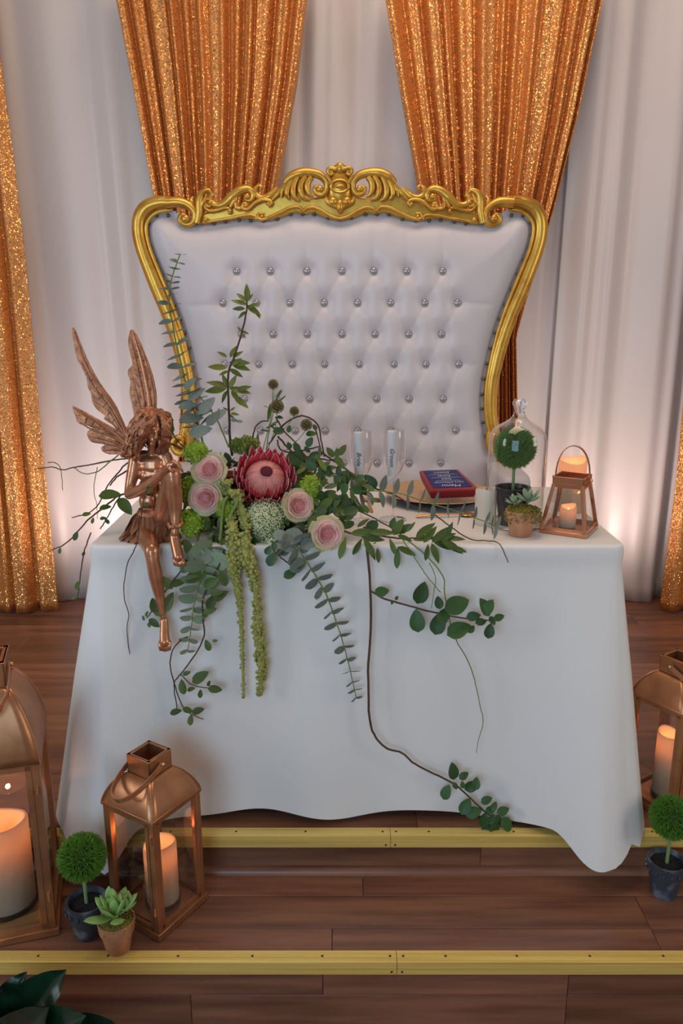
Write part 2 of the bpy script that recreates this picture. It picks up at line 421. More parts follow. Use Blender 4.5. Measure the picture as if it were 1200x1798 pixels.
curtain('gold sequin curtain gathered behind the left shoulder of the throne chair', 3.40,
        [(196, -60), (205, 0), (240, 180), (272, 345), (302, 470), (326, 590), (322, 700), (312, 900), (304, 1060)],
        [(546, -60), (540, 0), (522, 150), (487, 345), (452, 470), (390, 590), (392, 700), (402, 900), (410, 1060)], 12, 0.036, 2)
curtain('gold sequin curtain gathered behind the right shoulder of the throne chair', 3.40,
        [(666, -60), (675, 0), (702, 170), (735, 350), (772, 470), (838, 590), (836, 700), (826, 900), (818, 1060)],
        [(1068, -60), (1055, 0), (1012, 205), (975, 350), (940, 470), (903, 590), (905, 700), (912, 900), (918, 1060)], 12, 0.036, 4)
curtain('long gold sequin curtain pooling on the stage floor at the far left', 3.36,
        [(-260, -60), (-230, 300), (-190, 700), (-170, 1060)],
        [(-12, -60), (-8, 0), (0, 80), (25, 260), (48, 450), (62, 600), (75, 750), (88, 880), (104, 1040)], 7, 0.05, 6)
curtain('gold sequin curtain with only its lower edge showing at the far right', 3.36,
        [(1290, -60), (1270, 200), (1225, 500), (1200, 680), (1185, 850), (1170, 970), (1158, 1060)],
        [(1500, -60), (1480, 300), (1450, 700), (1430, 1060)], 7, 0.05, 8)

# uplights standing on the stage behind the table
def uplight(label, x, Y, tx, power, rz):
    t = thing('uplight', label, 'light', (x, Y, 0.0), rz, 'drape uplights')
    M_can = M_black
    MB().lathe([(0.001, 0.0), (0.06, 0.0), (0.06, 0.012), (0.02, 0.016), (0.001, 0.016)], 20).build('base', M_can, t, world=False)
    MB().lathe([(0.001, 0.03), (0.045, 0.03), (0.055, 0.06), (0.055, 0.13), (0.050, 0.13), (0.050, 0.10), (0.001, 0.10)], 20).build('housing', M_can, t, world=False)
    m = MB(); m.tube([(-0.06, 0, 0.012), (-0.06, 0, 0.08)], 0.005, 6); m.build('bracket', M_can, t, world=False)
    m = MB(); m.tube([(0.06, 0, 0.012), (0.06, 0, 0.08)], 0.005, 6); m.build('bracket', M_can, t, world=False)
    d = bpy.data.lights.new('uplight_lamp', 'SPOT'); d.energy = power; d.color = (1.0, 0.80, 0.74); d.spot_size = radians(150); d.spot_blend = 1.0; d.shadow_soft_size = 0.045
    o = bpy.data.objects.new('uplight_lamp', d); COL.objects.link(o); o.parent = t
    loc = Vector((x, Y, 0.15)); tgt = Vector((tx, 3.5, 0.95))
    o.matrix_basis = wm(t).inverted() @ (Matrix.Translation(loc) @ (tgt - loc).to_track_quat('-Z', 'Y').to_matrix().to_4x4())
M_black = mat('black_metal', (0.02, 0.02, 0.02), 0.5)
uplight('black uplight on the stage floor behind the table, left of the chair', -0.93, 3.02, -0.97, 22, 0)
uplight('black uplight on the stage floor behind the table, right of the chair', 0.97, 3.0, 1.0, 22, 0)
# ------------------------------------------------------------------ throne love seat
CY = 2.95; MIR = 1194.0
chair = thing('throne_chair', 'wide white tufted throne love seat with carved gold frame behind the table', 'chair', (-0.006, CY, 0.0))
def mir(pts): return [(MIR - p[0],) + tuple(p[1:]) for p in pts]
nailL = [(342, 765), (347, 741), (349, 717), (349, 692), (346, 665), (340, 638), (334, 611), (326, 584), (318, 560), (308, 535), (297, 508), (286, 482), (275, 458), (266, 436), (261, 413), (263, 392), (277, 379), (297, 379)]
nailT = [(377, 393), (397, 390), (421, 387), (441, 388), (464, 388), (488, 385), (511, 377), (532, 377), (552, 377), (576, 383), (597, 386)]
nails = nailL + nailT + [q for q in reversed(mir(nailL + nailT[:-1]))]
buttons = [(x, 477) for x in (419, 477, 540, 601, 656, 713, 775)] + [(x, 532) for x in (395, 453, 511, 570, 628, 685, 744, 801)] + \
          [(x, 586) for x in (427, 482, 541, 601, 658, 716, 773)] + [(x, 638) for x in (398, 457, 515, 571, 631, 691, 746, 803)] + \
          [(x, 698) for x in (432, 488, 545, 602, 661, 717, 776)] + [(x, 753) for x in (402, 460, 520, 572, 628, 686, 744, 798)] + \
          [(x, 809) for x in (432, 490, 548, 604, 662, 717, 772)]
rows_y = [477, 532, 586, 638, 698, 753, 809]
creases = []
for a in buttons:
    for b in buttons:
        if b[1] > a[1] and b[1] - a[1] < 75 and abs(abs(b[0] - a[0]) - 29) < 14: creases.append((a, b, 1.0))
for x, y in buttons:
    if y == 477: creases.append(((x, y), (x, 400), 0.55))
    if y == 809: creases.append(((x, y), (x, 890), 0.8))
for y in (532, 638, 753):
    row = sorted(b for b in buttons if b[1] == y)
    w = 70 if y < 600 else 40
    creases += [((row[0][0], y + 3), (row[0][0] - w, y + 6), 0.6), ((row[-1][0], y), (row[-1][0] + w, y + 3), 0.6)]
inner = [(330, 905), (336, 800)] + nailL + [(320, 388), (345, 393)] + nailT
inner = inner + [q for q in reversed(mir(inner[:-1]))]
gx = np.arange(232, 964, 3.0); gy = np.arange(362, 906, 3.0)
X, Yp = np.meshgrid(gx, gy)
def seg_dist(X, Y, a, b):
    ax, ay = a; bx, by = b; dx, dy = bx - ax, by - ay; L2 = dx * dx + dy * dy + 1e-9
    t = np.clip(((X - ax) * dx + (Y - ay) * dy) / L2, 0, 1); return np.hypot(X - ax - t * dx, Y - ay - t * dy), t
def in_poly(X, Y, poly):
    ins = np.zeros(X.shape, bool); n = len(poly)
    for i in range(n):
        (x1, y1), (x2, y2) = poly[i], poly[(i + 1) % n]
        c = ((y1 > Y) != (y2 > Y)) & (X < (x2 - x1) * (Y - y1) / (y2 - y1 + 1e-12) + x1); ins ^= c
    return ins
sp_in = spl(inner, 3)
dist = np.full(X.shape, 1e9)
for a, b in zip(sp_in[:-1], sp_in[1:]): dist = np.minimum(dist, seg_dist(X, Yp, a, b)[0])
ins = in_poly(X, Yp, sp_in)
sd = np.where(ins, dist, -dist)
depth = 0.006 + 0.060 * (1 - np.exp(-np.maximum(sd, 0) / 26.0))
dimp = np.zeros(X.shape); cre = np.zeros(X.shape)
for bx, by in buttons:
    r = np.hypot(X - bx, Yp - by); dimp = np.maximum(dimp, np.exp(-(r / 13.0) ** 1.3))
for a, b, w in creases:
    d, t = seg_dist(X, Yp, a, b)
    if w < 1: k = w * (1 - t) ** 0.7
    else: k = w * (0.55 + 0.45 * np.abs(2 * t - 1))
    cre = np.maximum(cre, k * np.exp(-(d / 5.0) ** 1.2))
depth = depth - np.where(sd > 0, 0.024 * dimp + 0.0075 * cre * (1 - 0.6 * dimp), 0)
keep = sd > -13
m = MB(); idx = -np.ones(X.shape, int)
for j in range(X.shape[0]):
    for i in range(X.shape[1]):
        if keep[j, i]:
            p = P(X[j, i], Yp[j, i], CY); idx[j, i] = len(m.v); m.v.append((p.x, p.y - depth[j, i], p.z))
for j in range(X.shape[0] - 1):
    for i in range(X.shape[1] - 1):
        q = (idx[j, i], idx[j + 1, i], idx[j + 1, i + 1], idx[j, i + 1])
        if min(q) >= 0: m.f.append(q); m.mi.append(0)
back = m.build('tufted_back', M_leather, chair, smooth=180)
# closed rear panel of the back
m = MB(); m.prism([P(x, y, CY + 0.035) for x, y in sp_in], (0, 0.03, 0)); m.build('rear_panel', M_leather, chair)
bme = MB().ball((0, 0, 0), (0.0135, 0.009, 0.0135), 10, 8).mesh('button', M_crystal, 180)
ring = MB(); ring.tube([(0.0125 * cos(a), 0.001, 0.0125 * sin(a)) for a in np.linspace(0, 2 * pi, 15)], 0.0022, 6, caps=False)
for bx, by in buttons:
    j = int(round((by - 362) / 3)); i = int(round((bx - 232) / 3)); p = P(bx, by, CY)
    inst('button', bme, back, Matrix.Translation((p.x, p.y - depth[j, i] - 0.006, p.z)))
nme = MB().ball((0, 0, 0), (0.0065, 0.006, 0.0065), 8, 6).mesh('nailhead', M_nail, 180)
for x, y in nails:
    p = P(x, y, CY); inst('nailhead', nme, chair, Matrix.Translation((p.x, p.y - 0.016, p.z)))

def stroke(name, pts, rads, Y, parent, seg=8, n=6, flat=0.9, mat_=None):
    sp = spl(pts, n); w = [P(q[0], q[1], Y) for q in sp]; k = mpp(w[0])
    R = [r * k for r in radial(rads, len(w))]
    m = MB(); m.tube(w, R, seg, flat=flat, nrm=(0, 1, 0)); return m.build(name, mat_ or M_gold, parent, smooth=60)
sideL = [(300, 355), (275, 357), (256, 366), (246, 384), (245, 410), (252, 440), (264, 472), (280, 512), (297, 552), (312, 594), (323, 634), (331, 674), (333, 712), (330, 745), (323, 770), (312, 784)]
beadL = [(300, 369), (278, 372), (264, 382), (257, 396), (258, 414), (264, 438), (274, 464), (290, 503), (306, 543), (320, 586), (330, 628), (338, 670), (341, 710), (338, 745), (332, 768)]
for f in (lambda p: p, mir):
    fr = stroke('side_frame', f(sideL), [11, 13, 13, 13, 14, 14, 14, 13, 12, 10], CY - 0.012, chair, 14, flat=1.05)
    stroke('bead_molding', f(beadL), [3, 3.4, 3.4, 3], CY - 0.030, fr)
    stroke('bead_molding', f([(q[0] - 16, q[1] + 2) if k > 3 else (q[0], q[1] - 22) if k < 2 else (q[0] - 14, q[1] - 12) for k, q in enumerate(beadL)]), [2.5, 3, 3, 2.5], CY - 0.030, fr)
    stroke('volute', f([(331, 758), (333, 778), (324, 794), (309, 793), (303, 779), (311, 768), (321, 772), (320, 782)]), [9, 8.5, 7.5, 6.5, 5.5, 4.5, 4], CY - 0.035, fr)
    b = P(*f([(317, 780)])[0], CY - 0.055); MB().ball(b, 0.013, 12, 8).build('scroll_boss', M_gold, fr)
# crest rail body
low = [(345, 392), (357, 394), (387, 389), (420, 384), (453, 386), (477, 386), (503, 378), (520, 373), (533, 376), (553, 374), (573, 383), (597, 388)]
upp = [(597, 318), (580, 330), (568, 344), (545, 348), (538, 345), (532, 312), (524, 305), (512, 309), (502, 318), (490, 330), (474, 344), (455, 355), (432, 364), (412, 360), (395, 362), (378, 368), (362, 372), (350, 376), (340, 384)]
half = low + upp
poly = [(x, y) for x, y in low] + [(MIR - x, y) for x, y in reversed(low[:-1])] + [(MIR - x, y) for x, y in reversed(upp[1:])] + []
poly = [(x, y) for x, y in low[:-1]] + [(597, 388)] + [(MIR - x, y) for x, y in reversed(low[:-1])] + [(MIR - x, y) for x, y in reversed(upp[1:])] + [(597, 318)] + upp[1:]
m = MB(); m.prism([P(x, y, CY - 0.022) for x, y in poly], (0, 0.055, 0)); rail = m.build('crest_rail', M_gold, chair, bevel=0.008, smooth=50, fix=True)
YC = CY - 0.030
strokes = [
 ('scroll', [(292, 356), (315, 355), (332, 362), (343, 376), (338, 391), (325, 394), (316, 386), (320, 377), (328, 380)], [10, 9, 7, 6, 5.5, 5, 4.5, 3.5], 0.008),
 ('acanthus_leaf', [(346, 392), (350, 372), (350, 352), (355, 339), (366, 334), (373, 341)], [6, 7, 7, 6, 4, 2.5], 0.012),
 ('acanthus_leaf', [(344, 388), (340, 370), (336, 354), (340, 345)], [4, 6, 6, 2], 0.004),
 ('acanthus_leaf', [(352, 366), (358, 353), (362, 344)], [3, 4.5, 1.5], 0.016),
 ('scroll', [(371, 357), (367, 363), (361, 359), (362, 351), (370, 349)], [3, 3, 3, 3, 2.5], 0.012),
 ('scroll', [(358, 361), (366, 370), (380, 369), (393, 365), (402, 366), (405, 372), (400, 374)], [3, 3.4, 3.4, 3, 2.6], 0.012),
 ('scroll', [(377, 342), (370, 346), (372, 356), (382, 361), (395, 357), (408, 345), (421, 335), (435, 332), (444, 340), (442, 350), (434, 352), (430, 346)], [3.5, 5, 6, 7, 9, 8, 6, 5, 4, 3.5], 0.010),
 ('acanthus_leaf', [(404, 364), (412, 352), (416, 340)], [3, 5.5, 2.5], 0.014),
 ('acanthus_leaf', [(414, 356), (416, 365), (423, 366), (424, 361)], [3.5, 4, 3, 2], 0.016),
 ('scroll', [(434, 357), (427, 358), (428, 367), (437, 366), (448, 356), (461, 351), (473, 352), (477, 357), (471, 362)], [2.6, 3, 3.4, 3.6, 3.6, 3.4, 3.2, 3], 0.016),
 ('scroll', [(455, 326), (448, 333), (451, 343), (461, 348), (474, 344), (488, 330)], [3, 4.5, 5.5, 6.5, 7, 5], 0.006),
 ('acanthus_leaf', [(455, 326), (459, 329), (457, 333)], [3, 3.5, 2], 0.010),
 ('molding', [(357, 391), (384, 386), (405, 383), (421, 379), (440, 377), (449, 380), (451, 385)], [2.2, 2.6, 2.6, 2.6, 2.4], 0.012),
 ('scroll', [(463, 375), (455, 375), (453, 381), (458, 385), (470, 383), (492, 373), (509, 365), (524, 363), (533, 370)], [2, 2.6, 3, 3, 3, 3, 2.6], 0.014),
 ('molding', [(533, 371), (538, 366), (550, 364), (566, 370), (583, 380), (597, 384)], [2, 2.8, 3, 3, 3, 3], 0.014),
 ('scroll', [(500, 322), (509, 312), (524, 305), (541, 303), (561, 307), (573, 318), (574, 331), (567, 341), (557, 340), (553, 331), (560, 327)], [5, 8, 9, 8, 7, 6, 5, 4.5, 4, 3.5], 0.014),
 ('acanthus_leaf', [(548, 311), (541, 320), (540, 331), (544, 341), (551, 345)], [5, 6, 6, 5, 3], 0.018),
 ('acanthus_leaf', [(537, 309), (529, 322), (528, 335), (533, 346), (543, 350)], [4, 5.5, 6, 5, 2.5], 0.020),
 ('acanthus_leaf', [(524, 309), (517, 322), (515, 336), (518, 347), (526, 352)], [4, 5.5, 6, 4.5, 2.5], 0.018),
 ('acanthus_leaf', [(513, 314), (506, 327), (504, 341), (509, 350)], [4, 5.5, 5, 2], 0.016),
 ('acanthus_leaf', [(503, 322), (497, 333), (494, 346)], [3.5, 5, 2], 0.014),
 ('acanthus_leaf', [(496, 328), (488, 340), (478, 351)], [3, 4.6, 2], 0.012),
 ('acanthus_leaf', [(574, 309), (580, 318), (583, 330)], [4, 4, 2], 0.020),
 ('acanthus_leaf', [(597, 370), (590, 362), (577, 356), (572, 348)], [3, 4, 4, 2], 0.018),
 ('scroll', [(597, 290), (590, 297), (581, 295), (576, 300), (580, 307), (586, 304)], [4, 4.5, 4, 3.6, 3, 2.6], 0.020),
]
balls = [(326, 384, 7), (370, 355, 4.5), (404, 370, 3.2), (434, 345, 5.5), (432, 361, 4), (471, 358, 3.6), (460, 380, 3.4), (562, 332, 6.5), (582, 301, 4.5), (585, 354, 9), (585, 358, 4), (361, 386, 4.5)]
for f in (lambda p: p, mir):
    for nm, pts, rr, dz in strokes: stroke(nm, f(pts), rr, YC - dz, rail)
    for x, y, r in balls:
        x = f([(x, y)])[0][0]; p = P(x, y, YC - 0.016); k = mpp(p) * r; MB().ball(p, (k, k * 0.8, k), 12, 8).build('bead', M_gold, rail)
k = mpp(P(597, 327, YC))
MB().ball(P(597, 328, YC + 0.005), (25 * k, 0.030, 38 * k), 20, 14).build('cartouche', M_gold, rail)
m = MB(); c = P(597, 327, YC - 0.026); m.tube([c + Vector((15.5 * k * cos(a), 0, 10 * k * sin(a))) for a in np.linspace(0, 2 * pi, 29)], 2.6 * k, 8, caps=False); m.build('oval_ring', M_gold, rail)
MB().ball(c, (9.5 * k, 0.008, 4 * k), 14, 8).build('oval_boss', M_gold, rail)
m = MB(); c = P(597, 294, YC - 0.014); m.ball(c, (9 * k, 0.014, 13 * k), 14, 10, fn=lambda p: 1 - 0.35 * max(0, p.z)); m.build('finial', M_gold, rail)
m = MB(); m.ball(P(597, 362, YC - 0.018), (7 * k, 0.012, 12 * k), 12, 8); m.build('pendant_leaf', M_gold, rail)
# seat, arms, apron and legs
def rbox(c, s, r=0.25, seg=20, rings=14):
    """superellipsoid cushion"""
    m = MB(); 
    def pw(v, e): return math.copysign(abs(v) ** e, v)
    vs = []
    m.ball((0, 0, 0), 1.0, seg, rings)
    m.v = [(c[0] + s[0] / 2 * pw(x, r) if True else 0, c[1] + s[1] / 2 * pw(y, r), c[2] + s[2] / 2 * pw(z, r)) for x, y, z in m.v]
    return m
rbox((0, 2.745, 0.47), (1.14, 0.36, 0.13), 0.3, 32, 16).build('seat_cushion', M_leather, chair)
m = MB(); m.box((0, 2.755, 0.35), (1.20, 0.36, 0.13)); m.build('seat_frame', M_gold, chair, bevel=0.012)
for sx in (-1, 1):
    a = rbox((sx * 0.595, 2.785, 0.66), (0.11, 0.31, 0.22), 0.32, 24, 14).build('armrest', M_leather, chair)
    m = MB(); m.tube(spl([(sx * 0.595, 2.625, 0.725), (sx * 0.595, 2.618, 0.66), (sx * 0.59, 2.612, 0.54), (sx * 0.57, 2.60, 0.40)], 5), [0.022, 0.02, 0.022, 0.026, 0.022, 0.02], 10); m.build('arm_frame', M_gold, a)
    for yy in (2.61, 2.92):
        m = MB(); m.tube(spl([(sx * 0.57, yy, 0.30), (sx * 0.60, yy - 0.02, 0.20), (sx * 0.575, yy, 0.08), (sx * 0.60, yy - 0.01, 0.0)], 5), [0.045, 0.04, 0.024, 0.03], 12); m.build('leg', M_gold, chair)

# ------------------------------------------------------------------ table and cloth
TX0, TX1, TY0, TY1, TZ = -0.618, 0.694, 1.853, 2.515, 0.757
tb = thing('sweetheart_table', 'small banquet table hidden under the white tablecloth', 'table', ((TX0 + TX1) / 2, (TY0 + TY1) / 2, 0.0))
m = MB(); m.box(((TX0 + TX1) / 2, (TY0 + TY1) / 2, TZ - 0.018), (TX1 - TX0 - 0.03, TY1 - TY0 - 0.03, 0.03)); m.build('tabletop', M_wood, tb)
for x in (TX0 + 0.1, TX1 - 0.1):
    for yy in (TY0 + 0.1, TY1 - 0.1):
        m = MB(); m.tube([(x, yy, 0.0), (x, yy, TZ - 0.03)], 0.014, 10); m.build('leg', M_black, tb)
per = []; cr = 0.028
def edge_pts(a, b, n, nx, ny):
    for i in range(n): 
        t = i / n; per.append((lerp(a[0], b[0], t), lerp(a[1], b[1], t), nx, ny))
def arc(cx, cy, a0):
    for i in range(14):
        a = a0 + (pi / 2) * i / 14; per.append((cx + cr * cos(a), cy + cr * sin(a), cos(a), sin(a)))
edge_pts((TX0 + cr, TY0), (TX1 - cr, TY0), 150, 0, -1); arc(TX1 - cr, TY0 + cr, -pi / 2)
edge_pts((TX1, TY0 + cr), (TX1, TY1 - cr), 80, 1, 0); arc(TX1 - cr, TY1 - cr, 0)
edge_pts((TX1 - cr, TY1), (TX0 + cr, TY1), 100, 0, 1); arc(TX0 + cr, TY1 - cr, pi / 2)
edge_pts((TX0, TY1 - cr), (TX0, TY0 + cr), 80, -1, 0); arc(TX0 + cr, TY0 + cr, pi)
N = len(per)
acc = [0.0]
for i in range(N):
    a, b = per[i], per[(i + 1) % N]; acc.append(acc[-1] + max(math.hypot(a[0] - b[0], a[1] - b[1]), 0.006))
LT = acc[-1]
corner_s = [acc[157] - 0.055, acc[157 + 94], acc[157 + 94 + 114], acc[157 + 94 + 114 + 94]]
amps = [0.145, 0.03, 0.03, 0.135]
def skirt(i, t):
    x, y, nx, ny = per[i]; s_ = acc[i]; o = 0.0; cw = 0
    fr_ = 0.40 + 0.65 * abs(ny) ** (1.3 if nx > 0 else 3)
    for ci, (cs, am) in enumerate(zip(corner_s, amps)):
        d = abs(s_ - cs); d = min(d, LT - d); g = exp(-(d / 0.115) ** 2); o += am * g * t ** 1.05; cw = max(cw, exp(-(d / 0.30) ** 2))
    front = ny < -0.9
    o += t * (0.012 if front else 0.008 if ny > 0.9 else 0.03) + t * cw * 0.010 * sin(s_ * 17 + 0.9)
    o += t * 0.007 * sin(s_ * 13.0 + 1.0) + t * t * 0.006 * sin(s_ * 23 + 2)
    X_, Y_ = x + nx * o * (0.98 if nx > 0 else 0.95), y + ny * o * (fr_ if ny < 0 else 1)
    zb = 0.014 + 0.011 * (1 + sin((x + 0.02) * 2 * pi / 0.42 - 1.9)) * (1 if front else 0.3)
    q_ = min(1.0, max(0.0, (1.776 - Y_) / 0.09)); zb -= 0.085 * q_ * q_ * (3 - 2 * q_)
    return X_, Y_, zb
rows = [(-1, 0)]
m = MB(); cxm, cym = (TX0 + TX1) / 2, (TY0 + TY1) / 2
ringsz = []
for k in (0.0, 0.35, 0.7, 0.93): ringsz.append([(lerp(cxm, per[i][0], max(k, 0.001)), lerp(cym, per[i][1], max(k, 0.001)), TZ + 0.003) for i in range(N)])
for a in (0.0, 0.4, 0.8, 1.2, 1.57):
    rr = 0.010; ringsz.append([(per[i][0] - per[i][2] * rr * (1 - sin(a)), per[i][1] - per[i][3] * rr * (1 - sin(a)), TZ + 0.003 - rr * (1 - cos(a))) for i in range(N)])
NR = 34; base = []
for i in range(N): base.append(skirt(i, 1.0)[2])
for k in range(1, NR + 1):
    t = (k / NR) ** 1.15; rw = []
    for i in range(N):
        X_, Y_, _ = skirt(i, t); z = lerp(TZ - 0.007, base[i], t)
        inn = 0.007 * min(1, max(0, (TZ - 0.030 - z) / 0.012)) * (1 - min(1, t * 2.2))
        rw.append((X_ - per[i][2] * inn, Y_ - per[i][3] * inn, z))
    ringsz.append(rw)
vs = [p for r in ringsz for p in r]; fs = []
for k in range(len(ringsz) - 1):
    for i in range(N): j = (i + 1) % N; fs.append((k * N + i, (k + 1) * N + i, (k + 1) * N + j, k * N + j))
m.add(vs, fs)
tag(m.build('tablecloth', M_cloth, smooth=180), 'floor-length white tablecloth draped over the table with flared corners', 'tablecloth')
TT = TZ + 0.0035      # cloth surface
# ------------------------------------------------------------------ candles, lanterns
def candle(name, label, loc, r, h, well, lit=True, wm_=None, group='pillar candles', power=0.5, wave=0.006, seed=0, foot=False):
    """LED pillar candle: wax shell with a hollow wavy top, wick flame and a lamp inside the hollow"""
    t = thing(name, label, 'candle', loc, 0.0, group); ph = seed * 1.7
    rim = lambda a: wave * sin(a + ph) + wave * 0.5 * sin(2 * a + ph * 2)
    ri = r - max(0.004, r * 0.13)
    prof = [(0.0005, 0), (r * 0.97, 0), (r, 0.004), (r, h * 0.35), (r, h * 0.7), (r, h - 0.006), (r - 0.002, h - 0.001), ((r + ri) / 2, h), (ri + 0.001, h - 0.002), (ri, h - 0.006), (ri * 0.98, h - well * 0.6), (ri * 0.9, h - well), (0.0005, h - well)]
    def jit(k, a, rr, z): return rr, (z + rim(a) if 5 <= k <= 9 else z)
    MB().lathe(prof, 36, jit=jit).build('wax_body', wm_ or M_wax, t, world=False, smooth=60)
    MB().lathe([(0.0005, 0.002), (r * 0.96, 0.002), (r * 0.96, max(0.004, h - well * 2.1)), (r * 0.85, max(0.006, h - well * 1.6)), (r * 0.5, h - well - 0.004), (0.0005, h - well - 0.003)], 24).build('core', M_waxw, t, world=False)  # unseen core, added to block the lamp so the glow fades downward
    MB().tube([(0, 0, h - well), (0, 0, h - well + 0.010)], 0.0012, 6).build('wick', M_black, t, world=False)
    if foot: MB().lathe([(0.0005, -0.001), (r * 1.06, -0.001), (r * 1.06, 0.010), (r * 1.0, 0.011)], 32).build('base_ring', M_smoke, t, world=False)
    if lit:
        k = max(0.5, r / 0.045)
        m = MB(); m.ball((0, 0, h - well + 0.010 + 0.010 * k), (0.0045 * k, 0.0045 * k, 0.011 * k), 10, 8, fn=lambda p: 1 - 0.35 * max(0, p.z)); m.build('flame', M_flame, t, world=False)
        d = bpy.data.lights.new('candle_lamp', 'POINT'); d.energy = power; d.color = (1.0, 0.36, 0.13); d.shadow_soft_size = 0.006
        o = bpy.data.objects.new('candle_lamp', d); COL.objects.link(o); o.parent = t; o.location = (0, 0, h - well * 0.35)
    return t
M_smoke = mat('smoky_base', srgb(60, 48, 40), 0.25)

def dome_lantern(label, loc, rz, w, he, ht, nk, nh, handle_dir=0):
    """w base, he eave height, ht total height, nk neck width, nh neck height; local front corner towards -Y/-X after rotation"""
    t = thing('lantern', label, 'lantern', loc, rz, 'copper dome lanterns')
    h = w / 2; fr = w * 0.085; B = lambda m, n, p=t, **k: m.build(n, M_copper, p, world=False, bevel=0.0012, **k)
    m = MB(); m.box((0, 0, 0.011), (w * 1.06, w * 1.06, 0.018)); base = B(m, 'base')
    for sx in (-1, 1):
        for sy in (-1, 1): MB().box((sx * h * 0.9, sy * h * 0.9, 0.001), (0.016, 0.016, 0.002)).build('foot', M_black, base, world=False)
    m = MB(); m.box((0, 0, 0.0215), (w * 0.80, w * 0.80, 0.003)); m.build('floor_plate', M_copper2, base, world=False)
    for sx in (-1, 1):
        for sy in (-1, 1):
            m = MB(); c = h - fr / 2; m.box((sx * c, sy * c, (he + 0.02) / 2), (fr, fr, he - 0.02)); B(m, 'post')
    z0, z1 = 0.020, he
    for k in range(4):                                     # four glazed sides, the first one a hinged door
        a = k * pi / 2; R = Matrix.Rotation(a, 4, 'Z'); dr = 0 if k else 0.003
        m = MB()
        for zz in (z0 + fr * 0.4, z1 - fr * 0.4): m.box((0, -(h - fr * 0.4) - dr, zz), (w - 2 * fr * 0.9, fr * 0.6, fr * 0.8))
        for sx in (-1, 1): m.box((sx * (h - fr * 1.35), -(h - fr * 0.4) - dr, (z0 + z1) / 2), (fr * 0.7, fr * 0.6, z1 - z0))
        m.v = [tuple(R @ Vector(v)) for v in m.v]; f = m.build('door' if k == 0 else 'side_frame', M_copper, t, world=False)
        m = MB(); m.box((0, -(h - fr * 0.4), (z0 + z1) / 2), (w - 2.6 * fr, 0.0016, z1 - z0 - 1.2 * fr)); m.v = [tuple(R @ Vector(v)) for v in m.v]
        m.build('pane', M_pane, f, world=False, smooth=0)
        if k == 0:
            for zz in (z0 + (z1 - z0) * 0.2, z0 + (z1 - z0) * 0.85):
                m = MB(); m.tube([(h - fr * 0.5, -h - 0.002, zz - 0.011), (h - fr * 0.5, -h - 0.002, zz + 0.011)], 0.0032, 8); m.build('hinge', M_copper2, f, world=False)
    # domed roof of four curved panels
    zn = ht - nh
    def roof(u, v, k):
        q = v; hw = lerp(nk / 2 * 1.02, h * 1.03, sin(q * pi / 2) ** 0.95 if q < 1 else 1); hw = lerp(nk / 2, h * 1.03, 1 - (1 - q) ** 1.4 * 1.0)
        z = lerp(zn, he, q ** 1.45)
        p = Vector(((2 * u - 1) * hw, -hw, z)); return Matrix.Rotation(k * pi / 2, 4, 'Z') @ p
    for k in range(4):
        m = MB(); m.grid(9, 14, lambda u, v: roof(u, v, k)); m.build('roof_panel', M_copper, t, world=False, solid=0.0015, smooth=60)
        m = MB(); m.tube([roof(1, j / 13, k) for j in range(14)], 0.0016, 6); m.build('roof_seam', M_copper2, t, world=False)
    m = MB()
    for k in range(4):
        a = k * pi / 2; c, s_ = cos(a), sin(a); m.box((c * (h * 1.0), s_ * (h * 1.0), he + 0.002), (0.006, w * 1.03, 0.010) , a)
    B(m, 'eave_band')
    nb = MB(); wt = nk * 0.055
    for k in range(4):
        a = k * pi / 2; nb.box((cos(a) * (nk / 2 - wt / 2), sin(a) * (nk / 2 - wt / 2), ht - nh / 2), (wt, nk, nh), a)
    for k in range(4):
        a = k * pi / 2; nb.box((cos(a) * (nk / 2 - wt), sin(a) * (nk / 2 - wt), ht - 0.002), (wt * 2.2, nk * 1.03, 0.004), a)
    neck = B(nb, 'neck')
    # strap handle pivoted on two neck sides, fallen over one face of the roof
    hl = w * 0.74; R = Matrix.Rotation(handle_dir * pi / 2, 4, 'Z'); px_ = nk / 2 + 0.005; pts = []; zc = ht - nh * 0.45
    drop = radians(24)
    for a in np.linspace(0, pi, 19):
        s_ = -hl * sin(a); x = px_ * (1.0 if a < pi / 2 else 1.0) * cos(a) * (1 + 0.30 * sin(a)); pts.append(Vector((x, s_ * cos(drop), zc + s_ * sin(drop))))
    n = Vector((0, -sin(drop), cos(drop))); m = MB(); bw = nk * 0.10; vs = []; fs = []
    for i, p in enumerate(pts):
        tan = (pts[min(i + 1, 18)] - pts[max(i - 1, 0)]).normalized(); side = tan.cross(n).normalized()
        for ds, dn in ((-0.0012, -bw), (0.0012, -bw), (0.0012, bw), (-0.0012, bw)): vs.append(R @ (p + side * ds + n * dn))
    for i in range(18):
        for j in range(4): k2 = (j + 1) % 4; fs.append((i * 4 + j, i * 4 + k2, i * 4 + 4 + k2, i * 4 + 4 + j))
    m.add(vs, fs); hd = m.build('handle', M_copper2, t, world=False, fix=True)
    for sx in (-1, 1):
        c = R @ Vector((sx * (px_ + 0.003), 0, zc)); MB().ball(c, 0.0048, 10, 8).build('pivot_bolt', M_screwb, hd, world=False)
    return t
M_screwb = mat('bright_bolt', srgb(220, 190, 150), 0.2, 0.9)

# medium lantern: front corner (-.422,1.555), right side towards (.53,.85)
cen = Vector((-0.452, 1.671, Z1)); a = atan2(0.143, 0.089) - pi / 2 + pi / 2
